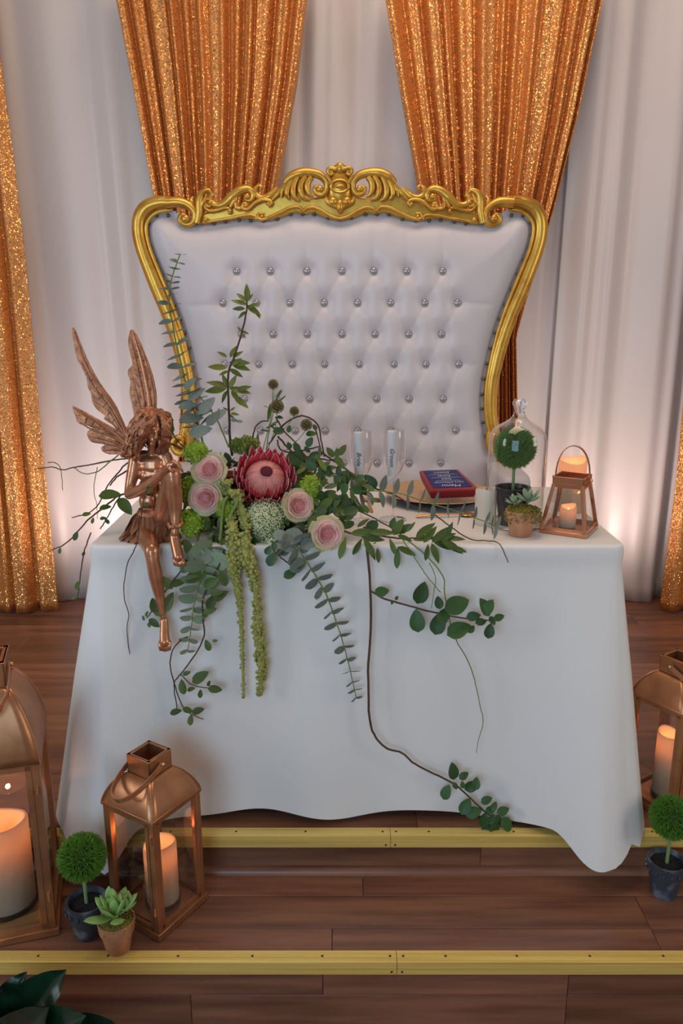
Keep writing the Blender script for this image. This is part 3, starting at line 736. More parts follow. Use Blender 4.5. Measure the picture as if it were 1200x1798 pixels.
# rotation so that local +Y runs along the front-corner -> right-corner side
rzm = atan2(0.85, 0.53) - pi / 2 - 0.0
dome_lantern('medium copper dome lantern on the step, right of the succulent pot', (cen.x, cen.y, Z1), rzm, 0.160, 0.312, 0.432, 0.072, 0.045, 0)
candle('led_candle', 'lit ivory pillar candle inside the medium lantern on the step', (cen.x + 0.012, cen.y - 0.004, Z1 + 0.024), 0.040, 0.165, 0.062, True, power=0.11, seed=1, foot=True)
rzl = atan2(0.28, 0.96)
lc = Vector((-0.808, 1.656, Z1))
dome_lantern('largest copper dome lantern, cut by the left edge of the picture', (lc.x, lc.y, Z1), rzl, 0.215, 0.455, 0.680, 0.100, 0.058, 0)
candle('led_candle', 'largest lit ivory pillar candle inside the big lantern at far left', (lc.x - 0.012, lc.y + 0.005, Z1 + 0.024), 0.066, 0.235, 0.085, True, power=0.26, seed=2.2, wave=0.012, foot=True)
rc = Vector((0.893, 1.936, 0.0))
dome_lantern('copper dome lantern on the stage at the right, behind the topiary', (rc.x, rc.y, 0.0), atan2(0.55, 0.83) , 0.160, 0.314, 0.432, 0.072, 0.045, 0)
candle('led_candle', 'lit ivory pillar candle inside the lantern on the stage at right', (rc.x - 0.004, rc.y - 0.002, 0.024), 0.034, 0.185, 0.065, True, power=0.10, seed=3.1, foot=True)

M_mirror = mat('polished_copper', srgb(214, 150, 114), 0.16, 0.85)
# small tapered table lantern
def table_lantern(loc, rz, w, wt, h, nh):
    t = thing('lantern', 'small tapered copper lantern with upright ring handle on the table', 'lantern', loc, rz)
    hb, hn = w / 2, wt / 2; fr = 0.0062; M_copper, M_copper2 = M_mirror, M_mirror
    m = MB(); m.box((0, 0, 0.005), (w, w, 0.010)); m.build('base', M_copper, t, world=False, bevel=0.0015)
    for sx in (-1, 1):
        for sy in (-1, 1):
            m = MB(); m.bar((sx * (hb - fr / 2), sy * (hb - fr / 2), 0.008), (sx * (hn - fr / 2), sy * (hn - fr / 2), h), fr, fr, (1, 0, 0)); m.build('post', M_copper, t, world=False, bevel=0.001)
    for k in range(4):
        R = Matrix.Rotation(k * pi / 2, 4, 'Z'); m = MB()
        for sx in (-1, 1): m.bar((sx * (hb - fr * 1.3), -(hb - 0.002), 0.01), (sx * (hn - fr * 1.3), -(hn - 0.002), h), 0.0042, 0.003, (0, 1, 0))
        m.bar((-hb + fr, -(hb - 0.003), 0.014), (hb - fr, -(hb - 0.003), 0.014), 0.008, 0.003, (0, 1, 0))
        m.bar((-hn + fr, -(hn - 0.001), h - 0.005), (hn - fr, -(hn - 0.001), h - 0.005), 0.009, 0.003, (0, 1, 0))
        m.v = [tuple(R @ Vector(v)) for v in m.v]; f = m.build('side_frame', M_copper2, t, world=False)
        g = 0.008; q = [Vector((-hb + g, -hb + 0.004, 0.012)), Vector((hb - g, -hb + 0.004, 0.012)), Vector((hn - g, -hn + 0.004, h - 0.003)), Vector((-hn + g, -hn + 0.004, h - 0.003))]
        m = MB(); m.prism([R @ p for p in q], R @ Vector((0, 0.0012, 0))); m.build('pane', M_pane, f, world=False, smooth=0)
    m = MB(); wt2 = wt * 0.99; th = 0.003
    for k in range(4):
        a = k * pi / 2; m.box((cos(a) * (wt2 / 2 - th / 2), sin(a) * (wt2 / 2 - th / 2), h + nh / 2), (th, wt2, nh), a)
    nk = m.build('neck', M_copper, t, world=False, bevel=0.0008)
    m = MB(); vs = []; fs = []; r = wt / 2 + 0.003; zc = h + nh * 0.45; n = 24; H = 0.085
    pts = [Vector((r * cos(a), 0, zc + H * (sin(a) ** 0.85))) for a in np.linspace(0, pi, n)]
    for i, p in enumerate(pts):
        tan = (pts[min(i + 1, n - 1)] - pts[max(i - 1, 0)]).normalized(); side = tan.cross(Vector((0, 1, 0))).normalized()
        for ds, dy in ((-0.001, -0.005), (0.001, -0.005), (0.001, 0.005), (-0.001, 0.005)): vs.append(p + side * ds + Vector((0, dy, 0)))
    for i in range(n - 1):
        for j in range(4): k2 = (j + 1) % 4; fs.append((i * 4 + j, i * 4 + k2, i * 4 + 4 + k2, i * 4 + 4 + j))
    m.add(vs, fs); hd = m.build('handle', M_copper2, t, world=False, fix=True)
    for sx in (-1, 1): MB().ball((sx * (r + 0.004), 0, zc), 0.005, 10, 8).build('pivot_bolt', M_screwb, hd, world=False)
    return t
tl = Vector((0.589, 1.990, TT))
table_lantern(tl, atan2(-0.061, 0.103), 0.121, 0.080, 0.128, 0.018)
candle('led_candle', 'small lit votive candle inside the tapered lantern on the table', (tl.x - 0.006, tl.y - 0.005, TT + 0.011), 0.021, 0.056, 0.024, True, power=0.035, seed=0.5, wave=0.004)
candle('led_candle', 'tall lit pillar candle on the table behind the tapered lantern', (0.650, 2.20, TT), 0.0385, 0.147, 0.05, True, power=0.10, seed=4, wave=0.006)
candle('pillar_candle', 'unlit white pillar candle on the table between plate and bell jar', (0.383, 2.055, TT), 0.0285, 0.096, 0.008, False, M_waxw, seed=2, wave=0.002)

# ------------------------------------------------------------------ pots, topiaries, succulents
M_terra = mat('copper_painted_pot', srgb(204, 148, 112), 0.42, 0.2, var=(16, srgb(166, 108, 76), 0.4, 0.75))
M_slate = mat('weathered_slate_pot', srgb(58, 62, 72), 0.65, var=(22, srgb(128, 134, 146), 0.52, 0.72), bump=(50, 0.2))
M_blackpot = mat('black_pot', srgb(38, 38, 44), 0.35)
M_soil = mat('dark_soil', srgb(34, 28, 30), 0.9)
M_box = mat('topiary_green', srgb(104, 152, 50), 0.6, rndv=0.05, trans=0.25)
M_boxd = mat('topiary_gap_shade', srgb(46, 74, 26), 0.6, trans=0.2)  # core colour darkened to paint the shade in gaps between needles
M_stem = mat('topiary_stem', srgb(128, 152, 96), 0.6)
M_succ = mat('succulent_green', srgb(152, 190, 110), 0.5, rndv=0.12, trans=0.12)
M_succ2 = mat('pale_succulent', srgb(156, 178, 144), 0.55, rndv=0.10, trans=0.12)
M_moss = mat('dry_moss', srgb(124, 112, 42), 0.9, rndv=0.1)
def topiary_ball(m, c, r, n, ln, w, R=rnd):
    c = Vector(c)
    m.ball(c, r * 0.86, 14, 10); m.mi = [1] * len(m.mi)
    for i in range(n):
        z = 1 - 2 * (i + 0.5) / n; a = i * 2.39996; q = sqrt(max(0, 1 - z * z)); d = Vector((q * cos(a), q * sin(a), z))
        d = (d + Vector((R.uniform(-1, 1), R.uniform(-1, 1), R.uniform(-1, 1))) * 0.16).normalized()
        b = c + d * r * R.uniform(0.82, 0.92); d2 = (d + Vector((R.uniform(-1, 1), R.uniform(-1, 1), R.uniform(-1, 1))) * 0.55).normalized()
        L = ln * R.uniform(0.7, 1.15); s1 = d2.orthogonal().normalized() * w; s2 = d2.cross(s1)
        m.add([b - s1, b + s2, b + s1 * 0.5 - s2, b + d2 * L], [(0, 1, 3), (1, 2, 3), (2, 0, 3)])
def topiary(label, loc, rr, rb, ph, zb, rball, potm, seed, band=True, group='ball topiaries', lat=1.0):
    t = thing('topiary', label, 'topiary', loc, seed, group)
    MB().lathe([(0.0005, 0.001), (rb, 0.0), (lerp(rb, rr, 0.68), ph * 0.70), (lerp(rb, rr, 0.72) + 0.0035, ph * 0.72), (rr, ph * 0.97), (rr + 0.001, ph), (rr - 0.005, ph), (rr - 0.007, ph * 0.9), (rr - 0.012, ph * 0.80)], 32).build('pot', potm, t, world=False, smooth=50)
    m = MB(); m.lathe([(0.0005, ph * 0.90), (rr * 0.5, ph * 0.895), (rr - 0.006, ph * 0.88)], 24)
    for i in range(90):
        a, q = rnd.uniform(0, 6.28), sqrt(rnd.random()) * (rr - 0.012); m.octa((q * cos(a), q * sin(a), ph * 0.895), rnd.uniform(0.002, 0.0045))
    tag(m.build('soil', M_soil, t, world=False), kind='stuff')
    if band:
        tp = next(c for c in t.children if c.name.startswith('pot'))
        for i in range(16):
            a = 2 * pi * i / 16; rm = lerp(rb, rr, 0.85) + 0.004; c = Vector((rm * cos(a), rm * sin(a), ph * 0.80))
            MB().ball(c, (0.0035, 0.0035, 0.006), 6, 5).build('relief_stud', potm, tp, world=False)
    m = MB(); m.tube([(0, 0, ph * 0.85), (0.001, 0, lerp(ph, zb, 0.5)), (0, 0, zb)], 0.0042, 8); m.build('stem', M_stem, t, world=False)
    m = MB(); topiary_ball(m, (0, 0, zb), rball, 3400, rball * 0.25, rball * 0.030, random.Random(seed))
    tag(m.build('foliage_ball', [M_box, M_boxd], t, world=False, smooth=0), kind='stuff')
    return t
topiary('ball topiary in slate pot on the step between large lantern and succulent', (-0.600, 1.588, Z1), 0.047, 0.031, 0.092, 0.208, 0.052, M_slate, 3)
topiary('ball topiary in slate pot on the step at the far right', (0.818, 1.722, Z1), 0.047, 0.031, 0.098, 0.218, 0.051, M_slate, 5)
BJ = Vector((0.459, 2.055, TT))
topiary('ball topiary in black pot under the glass bell jar on the table', BJ + Vector((-0.006, 0, 0.001)), 0.046, 0.034, 0.10, 0.204, 0.052, M_blackpot, 8, False)

def fleshy_leaf(name, mt, fat=0.22):
    """unit leaf along +Y, thick and pointed"""
    m = MB()
    def fn(u, v):
        w = (0.10 + 0.9 * sin(pi * min(1, v * 0.98 + 0.02) ** 1.15) ** 0.8) * 0.225 * (1 if v < 0.98 else 0.3); a = 2 * pi * u
        return (w * cos(a), v, fat * w * 1.3 * sin(a) + 0.16 * v * v - 0.03 + 0.10 * w * cos(a) ** 2)
    m.grid(8, 9, fn, closed=True); return m.mesh(name, mt, 180)
ME_succ = fleshy_leaf('leaf', M_succ); ME_succ2 = fleshy_leaf('leaf', M_succ2)
def rosette(parent, c, size, n, me, seed, up=Vector((0, 0, 1)), elev=(75, 12)):
    """an Empty-free rosette: a small core mesh carrying leaf children"""
    r = random.Random(seed); c = Vector(c)
    core = MB().ball(c, size * 0.12, 8, 6).build('succulent', me.materials[0], parent)
    for i in range(n):
        t = i / (n - 1); a = i * 2.39996 + r.uniform(-0.2, 0.2); e = radians(lerp(elev[0], elev[1], t) + r.uniform(-6, 6)); L = size * lerp(0.55, 1.0, t ** 0.6) * r.uniform(0.9, 1.1)
        d = Vector((cos(a) * cos(e), sin(a) * cos(e), sin(e))); nrm = Vector((-cos(a) * sin(e), -sin(a) * sin(e), cos(e)))
        inst('leaf', me, core, Matrix.Translation(c + d * size * 0.05) @ frame_from(d, nrm) @ Matrix.Scale(L, 4))
    return core
def moss(m, c, r, n, s, sag=0.012, R=rnd):
    for i in range(n):
        a, q = R.uniform(0, 6.28), sqrt(R.random()); rr = q * r
        m.octa((c[0] + rr * cos(a), c[1] + rr * sin(a), c[2] + (1 - q * q) * s * 3 - (sag * R.random() if q > 0.85 else 0) + R.uniform(-s, s)), R.uniform(0.4, 1.0) * s)
def succ_pot(label, loc, rr, rb, ph):
    t = thing('succulent_pot', label, 'potted plant', loc, 0.0, 'potted succulents')
    MB().lathe([(0.0005, 0.001), (rb, 0.0), (lerp(rb, rr, 0.62), ph * 0.66), (lerp(rb, rr, 0.66) + 0.003, ph * 0.68), (rr, ph * 0.98), (rr, ph), (rr - 0.004, ph), (rr - 0.007, ph * 0.86)], 32).build('pot', M_terra, t, world=False, smooth=50)
    return t
sp = Vector((-0.517, 1.538, Z1)); t = succ_pot('green pointed succulent in copper painted pot on the step beside the medium lantern', sp, 0.0425, 0.027, 0.082)
m = MB(); m.ball(sp + Vector((0, 0, 0.078)), (0.038, 0.038, 0.010), 14, 8); moss(m, sp + Vector((0, 0, 0.082)), 0.042, 420, 0.0032); tag(m.build('moss', M_moss, t), kind='stuff')
rosette(t, sp + Vector((0.000, -0.004, 0.094)), 0.068, 13, ME_succ, 4, elev=(80, 12))
rosette(t, sp + Vector((-0.016, 0.010, 0.104)), 0.046, 9, ME_succ, 9, elev=(85, 30))
rosette(t, sp + Vector((0.024, 0.010, 0.100)), 0.040, 8, ME_succ, 12, elev=(85, 30))
sp = Vector((0.4535, 1.945, TT)); t = succ_pot('pale succulents and moss in small copper pot before the bell jar', sp, 0.040, 0.0265, 0.066)
m = MB(); m.ball(sp + Vector((0, 0, 0.064)), (0.038, 0.038, 0.012), 14, 8); moss(m, sp + Vector((0.004, -0.002, 0.064)), 0.047, 620, 0.0038, 0.026); tag(m.build('moss', M_moss, t), kind='stuff')
rosette(t, sp + Vector((-0.020, -0.008, 0.084)), 0.030, 13, ME_succ2, 5, elev=(70, 8))
rosette(t, sp + Vector((0.016, -0.002, 0.088)), 0.040, 13, ME_succ2, 6, elev=(80, 15))

# glass bell jar
t = thing('bell_jar', 'clear glass bell jar with round knob over a topiary on the table', 'bell jar', BJ)
R0 = 0.0745; Hb = 0.292
prof = [(R0 + 0.003, 0.0), (R0 + 0.003, 0.004), (R0, 0.008), (R0, 0.10), (R0, 0.20), (R0 - 0.0015, 0.228), (R0 - 0.007, 0.246), (R0 - 0.019, 0.260), (R0 - 0.036, 0.270), (R0 - 0.051, 0.280), (R0 - 0.058, 0.290), (0.0145, 0.298)]
prof = [(max(q[0], 0.001), q[1]) for q in spl(prof, 3)]
MB().lathe(prof, 64).build('dome', M_bell, t, world=False, smooth=180)
MB().lathe([(0.0005, 0.296), (0.013, 0.296), (0.011, 0.303), (0.0135, 0.309), (0.0185, 0.317), (0.0185, 0.324), (0.013, 0.331), (0.0005, 0.333)], 24).build('knob', M_solidglass, t, world=False, smooth=180)
m = MB(); m.tube([((R0 + 0.002) * cos(a), (R0 + 0.002) * sin(a), 0.003) for a in np.linspace(0, 2 * pi, 49)], 0.0022, 6, caps=False); m.build('rim', M_solidglass, t, world=False)

# ------------------------------------------------------------------ flutes with name tags
M_paper = mat('white_tag_paper', srgb(232, 226, 226), 0.7, trans=0.2)
M_ink = mat('black_ink', srgb(40, 38, 46), 0.6)
def flute(label, loc):
    t = thing('champagne_flute', label, 'champagne flute', loc, 0.0, 'champagne flutes')
    prof = spl([(0.0035, 0.118), (0.010, 0.124), (0.021, 0.138), (0.0285, 0.160), (0.0305, 0.185), (0.0295, 0.215), (0.0275, 0.245)], 4)
    MB().lathe(prof, 40).build('bowl', M_flute, t, world=False, smooth=180)
    MB().lathe(spl([(0.0085, 0.122), (0.0042, 0.112), (0.0036, 0.08), (0.0036, 0.02), (0.006, 0.009), (0.014, 0.005), (0.035, 0.0022), (0.036, 0.001)], 3), 32).build('stem', M_flute, t, world=False, smooth=180)
    m = MB(); m.tube([(0.0275 * cos(a), 0.0275 * sin(a), 0.245) for a in np.linspace(0, 2 * pi, 33)], 0.0007, 6, caps=False); m.build('rim', M_flute, t, world=False)
    m = MB(); m.tube([(0.0355 * cos(a), 0.0355 * sin(a), 0.0016) for a in np.linspace(0, 2 * pi, 33)], 0.0012, 6, caps=False); m.build('foot_rim', M_flute, t, world=False)
def name_tag(label, loc, word, dx, kink):
    x, y, z = loc; t = thing('name_tag', label, 'name tag', (x, y, z + 0.24), 0.0, 'paper name tags')
    w = 0.0118; yf = y - 0.0325
    path = [(0, y - 0.021, 0.200), (0, y - 0.0235, 0.235), (0, y - 0.026, 0.2475), (0, y - 0.0295, 0.2470), (0, yf + 0.0005, 0.238), (0, yf - 0.001, 0.20), (0.001, yf - 0.002, 0.16), (0.002, yf - 0.001, 0.132), (0.002 + kink * 0.4, yf - 0.003, 0.125), (kink, yf - 0.006, 0.116), (kink, yf - 0.004, 0.106), (kink, yf + 0.004, 0.104)]
    p = spl(path, 4); m = MB()
    m.grid(2, len(p), lambda u, v: (x + dx + p[int(round(v * (len(p) - 1)))][0] + (u - 0.5) * 2 * w, p[int(round(v * (len(p) - 1)))][1], z + p[int(round(v * (len(p) - 1)))][2]))
    strip = m.build('paper_strip', M_paper, t, solid=0.0004, smooth=60)
    me = text_mesh(word, 0.0165, M_ink, 0.35)
    R = Matrix(((0, 1, 0), (0, 0, -1), (-1, 0, 0))).to_4x4()           # text runs downwards, facing the camera side
    inst('lettering', me, t, Matrix.Translation((x + dx + 0.001, yf - 0.0030, z + 0.178)) @ R)
f1 = Vector((0.052, 2.075, TT)); f2 = Vector((0.1395, 2.095, TT))
flute('champagne flute with the paper tag reading Bride', f1); flute('champagne flute with the paper tag reading Groom', f2)
name_tag('white paper tag lettered Bride hooked over the left champagne flute', f1, 'Bride', -0.008, -0.003)
name_tag('white paper tag lettered Groom hooked over the right champagne flute', f2, 'Groom', -0.008, -0.010)

# ------------------------------------------------------------------ plate, napkin, menu, cutlery
M_charger = mat('gold_charger', srgb(226, 178, 122), 0.32, 0.65)
M_navy = mat('navy_plate', srgb(36, 42, 74), 0.35)
M_red = mat('burgundy_napkin', srgb(150, 26, 32), 0.8, sheen=0.2, bump=(200, 0.1))
M_card = mat('navy_card', srgb(34, 40, 110), 0.6)
M_print = mat('white_print', srgb(214, 214, 224), 0.7); M_printg = mat('grey_print', srgb(150, 156, 184), 0.7)
pc = Vector((0.292, 2.325, TT))
tag(MB().lathe([(0.0005, 0.002), (0.10, 0.002), (0.112, 0.004), (0.150, 0.018), (0.153, 0.0205), (0.150, 0.0205), (0.112, 0.0075), (0.10, 0.005), (0.0005, 0.005)], 56, pc).build('under_plate', M_navy, smooth=50), 'dark navy plate lying under the gold charger plate', 'plate')
tag(MB().lathe([(0.0005, 0.0075), (0.095, 0.0075), (0.112, 0.0095), (0.155, 0.0245), (0.163, 0.026), (0.164, 0.0272), (0.162, 0.0282), (0.154, 0.027), (0.112, 0.0125), (0.095, 0.0105), (0.0005, 0.0105)], 56, pc).build('charger_plate', M_charger, smooth=50), 'gold charger plate with folded napkin and menu on it', 'plate')
# folded napkin, tilted up towards the seat
na = thing('folded_napkin', 'burgundy folded napkin wrapped around the menu on the gold plate', 'napkin', pc + Vector((0.022, -0.012, 0.012)), radians(10))
tilt = radians(9); T = Matrix.Translation((0, -0.075, 0.030)) @ Matrix.Rotation(tilt, 4, 'X')
def slab(w0, w1, l, z0, z1, y0=0.0):
    m = MB(); n = 6
    def ring(zz, ins):
        r = 0.006; out = []
        for cx, cy, a0 in ((w1 / 2 - r, l - r, 0), (-w1 / 2 + r, l - r, pi / 2), (-w0 / 2 + r, y0 + r, pi), (w0 / 2 - r, y0 + r, 1.5 * pi)):
            for i in range(n): a = a0 + pi / 2 * i / (n - 1); out.append(Vector((cx + (r - ins) * cos(a), cy + (r - ins) * sin(a), zz)))
        return out
    e = (z1 - z0) * 0.4; rs = [ring(z0, e * 0.7), ring(z0 + e * 0.4, 0), ring(z1 - e * 0.4, 0), ring(z1, e * 0.7)]; k = len(rs[0])
    vs = [v for r in rs for v in r]; fs = [tuple(range(k - 1, -1, -1)), tuple(range(3 * k, 4 * k))]
    for j in range(3):
        for i in range(k): q = (i + 1) % k; fs.append((j * k + i, j * k + q, j * k + k + q, j * k + k + i))
    m.add(vs, fs); return m
for k, (z0, z1, w, y0) in enumerate(((-0.021, -0.012, 0.132, 0.010), (-0.012, -0.002, 0.140, 0.004), (-0.002, 0.0085, 0.146, 0.0))):
    m = slab(w, w - 0.022, 0.168, z0, z1, y0); m.v = [tuple(T @ Vector(v)) for v in m.v]; m.build('napkin_fold', M_red, na, world=False, smooth=60)
mc = thing('menu_card', 'navy menu card with white lettering tucked into the burgundy napkin', 'menu card', pc + Vector((0.022, -0.012, 0.012)), radians(10))
m = slab(0.118, 0.104, 0.160, 0.0085, 0.0105, 0.018); m.v = [tuple(T @ Vector(v)) for v in m.v]; m.build('card', M_card, mc, world=False)
Wm = wm(mc) @ T
for word, size, yy, mt in (('Menu', 0.026, 0.030, M_print), ("Hors d'Oeuvres", 0.0135, 0.055, M_print), ('Salad', 0.015, 0.082, M_print), ('Entree', 0.015, 0.108, M_print), ('Dessert', 0.015, 0.136, M_print)):
    inst('lettering', text_mesh(word, size, mt, 0.3), mc, Wm @ Matrix.Translation((0, yy, 0.0112)) @ Matrix.Rotation(pi, 4, 'Z'))
for yy, w in ((0.066, 0.084), (0.071, 0.070), (0.093, 0.092), (0.098, 0.080), (0.119, 0.088), (0.124, 0.070), (0.147, 0.06)):
    m = MB(); m.box((0, yy, 0.0110), (w, 0.0016, 0.0006)); m.v = [tuple(T @ Vector(v)) for v in m.v]; m.build('fine_print', M_printg, mc, world=False)
M_flat = mat('gold_flatware', srgb(214, 150, 62), 0.25, 0.9)
def cutlery(name, label, a, b, spoon):
    a, b = Vector(a), Vector(b); d = (b - a); L = d.length; d.normalize(); s = Vector((-d.y, d.x, 0)); t = thing(name, label, 'cutlery', a, 0.0, 'gold cutlery')
    h = 0.004; m = MB(); pts = [a + d * L * q + Vector((0, 0, h + 0.004 * sin(pi * q))) for q in (0, 0.1, 0.3, 0.5, 0.68, 0.72)]
    m.tube(pts, [0.0045, 0.005, 0.0036, 0.0028, 0.0026], 8, flat=0.5, nrm=(0, 0, 1)); m.build('handle', M_flat, t)
    m = MB()
    if spoon: m.ball(a + d * L * 0.86 + Vector((0, 0, h + 0.001)), (0.018, 0.018, 0.004), 16, 8, M=Matrix.Rotation(atan2(d.y, d.x), 3, 'Z') @ Matrix.Diagonal((1.35, 0.9, 1))); m.build('bowl', M_flat, t)
    else:
        m.ball(a + d * L * 0.78 + Vector((0, 0, h)), (0.014, 0.011, 0.0025), 12, 6, M=Matrix.Rotation(atan2(d.y, d.x), 3, 'Z')); m.build('head', M_flat, t)
        for k in (-1.5, -0.5, 0.5, 1.5):
            m = MB(); m.tube([a + d * L * 0.80 + s * 0.0045 * k + Vector((0, 0, h)), a + d * L + s * 0.0045 * k + Vector((0, 0, h + 0.002))], 0.0013, 6); m.build('tine', M_flat, t)
cutlery('dessert_spoon', 'gold spoon lying on the cloth in front of the charger plate', (0.205, 2.115, TT), (0.375, 2.135, TT), True)
cutlery('fork', 'gold fork lying behind the flutes, left of the charger plate', (0.085, 2.17, TT), (0.075, 2.35, TT), False)
# dark foliage plant on the lower floor at the near left
M_mag = mat('dark_magnolia_leaf', srgb(22, 52, 34), 0.22, var=(6, srgb(12, 30, 20), 0.4, 0.7), rndv=0.2, spec=0.6)
M_basket = mat('dark_planter', srgb(40, 28, 22), 0.7)
def broad_leaf(name, mt):
    m = MB()
    def fn(u, v):
        w = 0.235 * sin(pi * v ** 0.85) ** 0.75 + 0.004; a = (2 * u - 1); rip = 0.012 * sin(v * 34) * abs(a)
        return (a * w * (1 + 0.04 * sin(v * 17)), v, 0.10 * abs(a) ** 1.4 * (w / 0.235) - 0.16 * v * v + rip)
    m.grid(9, 22, fn); return m.mesh(name, mt, 180)
ME_mag = broad_leaf('leaf', M_mag)
t = thing('foliage_plant', 'dark glossy broad-leaved plant on the floor at the near left corner', 'plant', (-0.70, 1.30, Z2))
MB().lathe([(0.0005, 0.0), (0.060, 0.0), (0.078, 0.12), (0.078, 0.125), (0.070, 0.125), (0.066, 0.10), (0.0005, 0.10)], 28).build('planter', M_basket, t, world=False)
for a, b, L, nn in (((-0.70, 1.30, -0.13), P(104, 1713, 1.30), 0.20, (0.1, -0.7, 0.7)), ((-0.72, 1.30, -0.13), P(42, 1712, 1.34), 0.19, (-0.3, -0.8, 0.5)), ((-0.68, 1.27, -0.16), P(128, 1790, 1.21), 0.17, (0.1, -0.55, 0.85)),
                    ((-0.70, 1.28, -0.16), P(70, 1782, 1.22), 0.20, (0.0, -0.8, 0.6)), ((-0.67, 1.29, -0.20), P(200, 1812, 1.24), 0.17, (0.2, -0.5, 0.9)), ((-0.74, 1.30, -0.15), P(-30, 1740, 1.28), 0.19, (-0.4, -0.7, 0.6)), ((-0.70, 1.33, -0.15), P(10, 1765, 1.30), 0.20, (-0.1, -0.9, 0.5))):
    tip = Vector(b); base_ = Vector(a); d = tip - base_; L = max(d.length, 0.12); nn = Vector(nn)
    # the leaf arches: aim a little above the tip
    inst('leaf', ME_mag, t, Matrix.Translation(base_) @ frame_from(d + nn * 0.13 * L, nn) @ Matrix.Scale(L * 1.03, 4))
    m = MB(); m.tube([Vector((-0.70, 1.30, -0.225)), base_], 0.004, 6); m.build('stalk', M_mag, t)
# ------------------------------------------------------------------ floral arrangement
M_leaf = mat('leaf_green', srgb(84, 104, 40), 0.5, var=(30, srgb(64, 88, 34), 0.4, 0.7), rndv=0.30, trans=0.22)
M_olive = mat('olive_leaf', srgb(110, 122, 48), 0.42, rndv=0.25, trans=0.22)
M_dark = mat('vine_leaf_dark', srgb(56, 92, 40), 0.48, var=(40, srgb(44, 76, 36), 0.4, 0.7), rndv=0.28, trans=0.18)
M_euc = mat('eucalyptus_leaf', srgb(134, 144, 134), 0.65, var=(26, srgb(102, 114, 102), 0.35, 0.7), rndv=0.22, trans=0.12)
M_eucg = mat('pale_eucalyptus_leaf', srgb(158, 176, 148), 0.6, var=(26, srgb(128, 152, 118), 0.35, 0.7), rndv=0.15, trans=0.15)
M_twig = mat('brown_twig', srgb(92, 66, 48), 0.7, var=(40, srgb(66, 46, 36), 0.4, 0.7))
M_gtwig = mat('green_twig', srgb(118, 132, 66), 0.6)
M_pink = mat('rose_pink', srgb(248, 194, 194), 0.55, trans=0.42); M_pink2 = mat('rose_pale', srgb(252, 226, 220), 0.55, trans=0.40)
M_cream = mat('rose_cream', srgb(228, 218, 178), 0.55, var=(14, srgb(196, 200, 138), 0.45, 0.75), trans=0.28)
M_peach = mat('rose_peach', srgb(222, 164, 136), 0.55, trans=0.28)
M_bract = mat('protea_red', srgb(206, 56, 80), 0.5, var=(30, srgb(220, 100, 100), 0.45, 0.75), rndv=0.15, trans=0.18)
M_edge = mat('protea_pale_edge', srgb(238, 196, 192), 0.6); M_dome = mat('protea_dome', srgb(216, 126, 124), 0.6, stretch=(8, 8, 1), var=(60, srgb(236, 168, 156), 0.4, 0.7), bump=(140, 0.35))
M_style = mat('protea_style', srgb(240, 184, 172), 0.6, trans=0.3)
M_tip = mat('protea_tip', srgb(84, 16, 42), 0.9)
M_lace = mat('lace_floret', srgb(228, 228, 190), 0.7); M_lacec = mat('lace_core', srgb(120, 146, 74), 0.8)
M_amar = mat('amaranthus', srgb(164, 164, 90), 0.8, var=(60, srgb(136, 138, 70), 0.4, 0.7))
M_lime = mat('lime_floret', srgb(150, 178, 50), 0.55, rndv=0.1, trans=0.2)
M_burg = mat('burgundy_succulent', srgb(92, 34, 42), 0.45, rndv=0.2)
M_pod = mat('scabiosa_pod', srgb(150, 132, 80), 0.8); M_podd = mat('pod_dark', srgb(92, 74, 42), 0.8)
M_terracotta = mat('terracotta', srgb(150, 66, 48), 0.7)
M_foam = mat('moss_core', srgb(44, 58, 26), 0.9)

def leaf_mesh(name, mt, w, shape='oval', curl=0.10, fold=0.20, nu=5, nv=8):
    m = MB()
    def fn(u, v):
        if shape == 'round': ww = w * (max(0.0, 1 - abs(2 * v - 1) ** 2.3)) ** 0.5
        elif shape == 'lance': ww = w * sin(pi * v ** 0.8) ** 0.9
        elif shape == 'needle': ww = w * sin(pi * v) ** 0.6
        else: ww = w * sin(pi * v ** 0.78) ** 0.72
        a = 2 * u - 1
        return (a * (ww + 0.004), v, fold * abs(a) * ww - curl * v * v + 0.5 * curl * v)
    m.grid(nu, nv, fn); return m.mesh(name, mt, 180)
ME = {'oval': leaf_mesh('leaf', M_leaf, 0.27), 'dark': leaf_mesh('leaf', M_dark, 0.33, curl=0.15), 'olive': leaf_mesh('leaf', M_olive, 0.17, 'lance', 0.12), 'lance': leaf_mesh('leaf', M_leaf, 0.15, 'lance', 0.15),
      'euc': leaf_mesh('leaf', M_euc, 0.40, 'round', 0.10, 0.10), 'eucg': leaf_mesh('leaf', M_eucg, 0.45, 'round', 0.10, 0.10), 'eucn': leaf_mesh('leaf', M_euc, 0.25, 'oval', 0.10, 0.12), 'needle': leaf_mesh('leaf', M_leaf, 0.09, 'needle', 0.2)}
arr = thing('flower_arrangement', 'trailing arrangement of protea, pink roses and greenery on the table front', 'flower arrangement', (P(450, 900, 2.0).x, 2.0, TT))

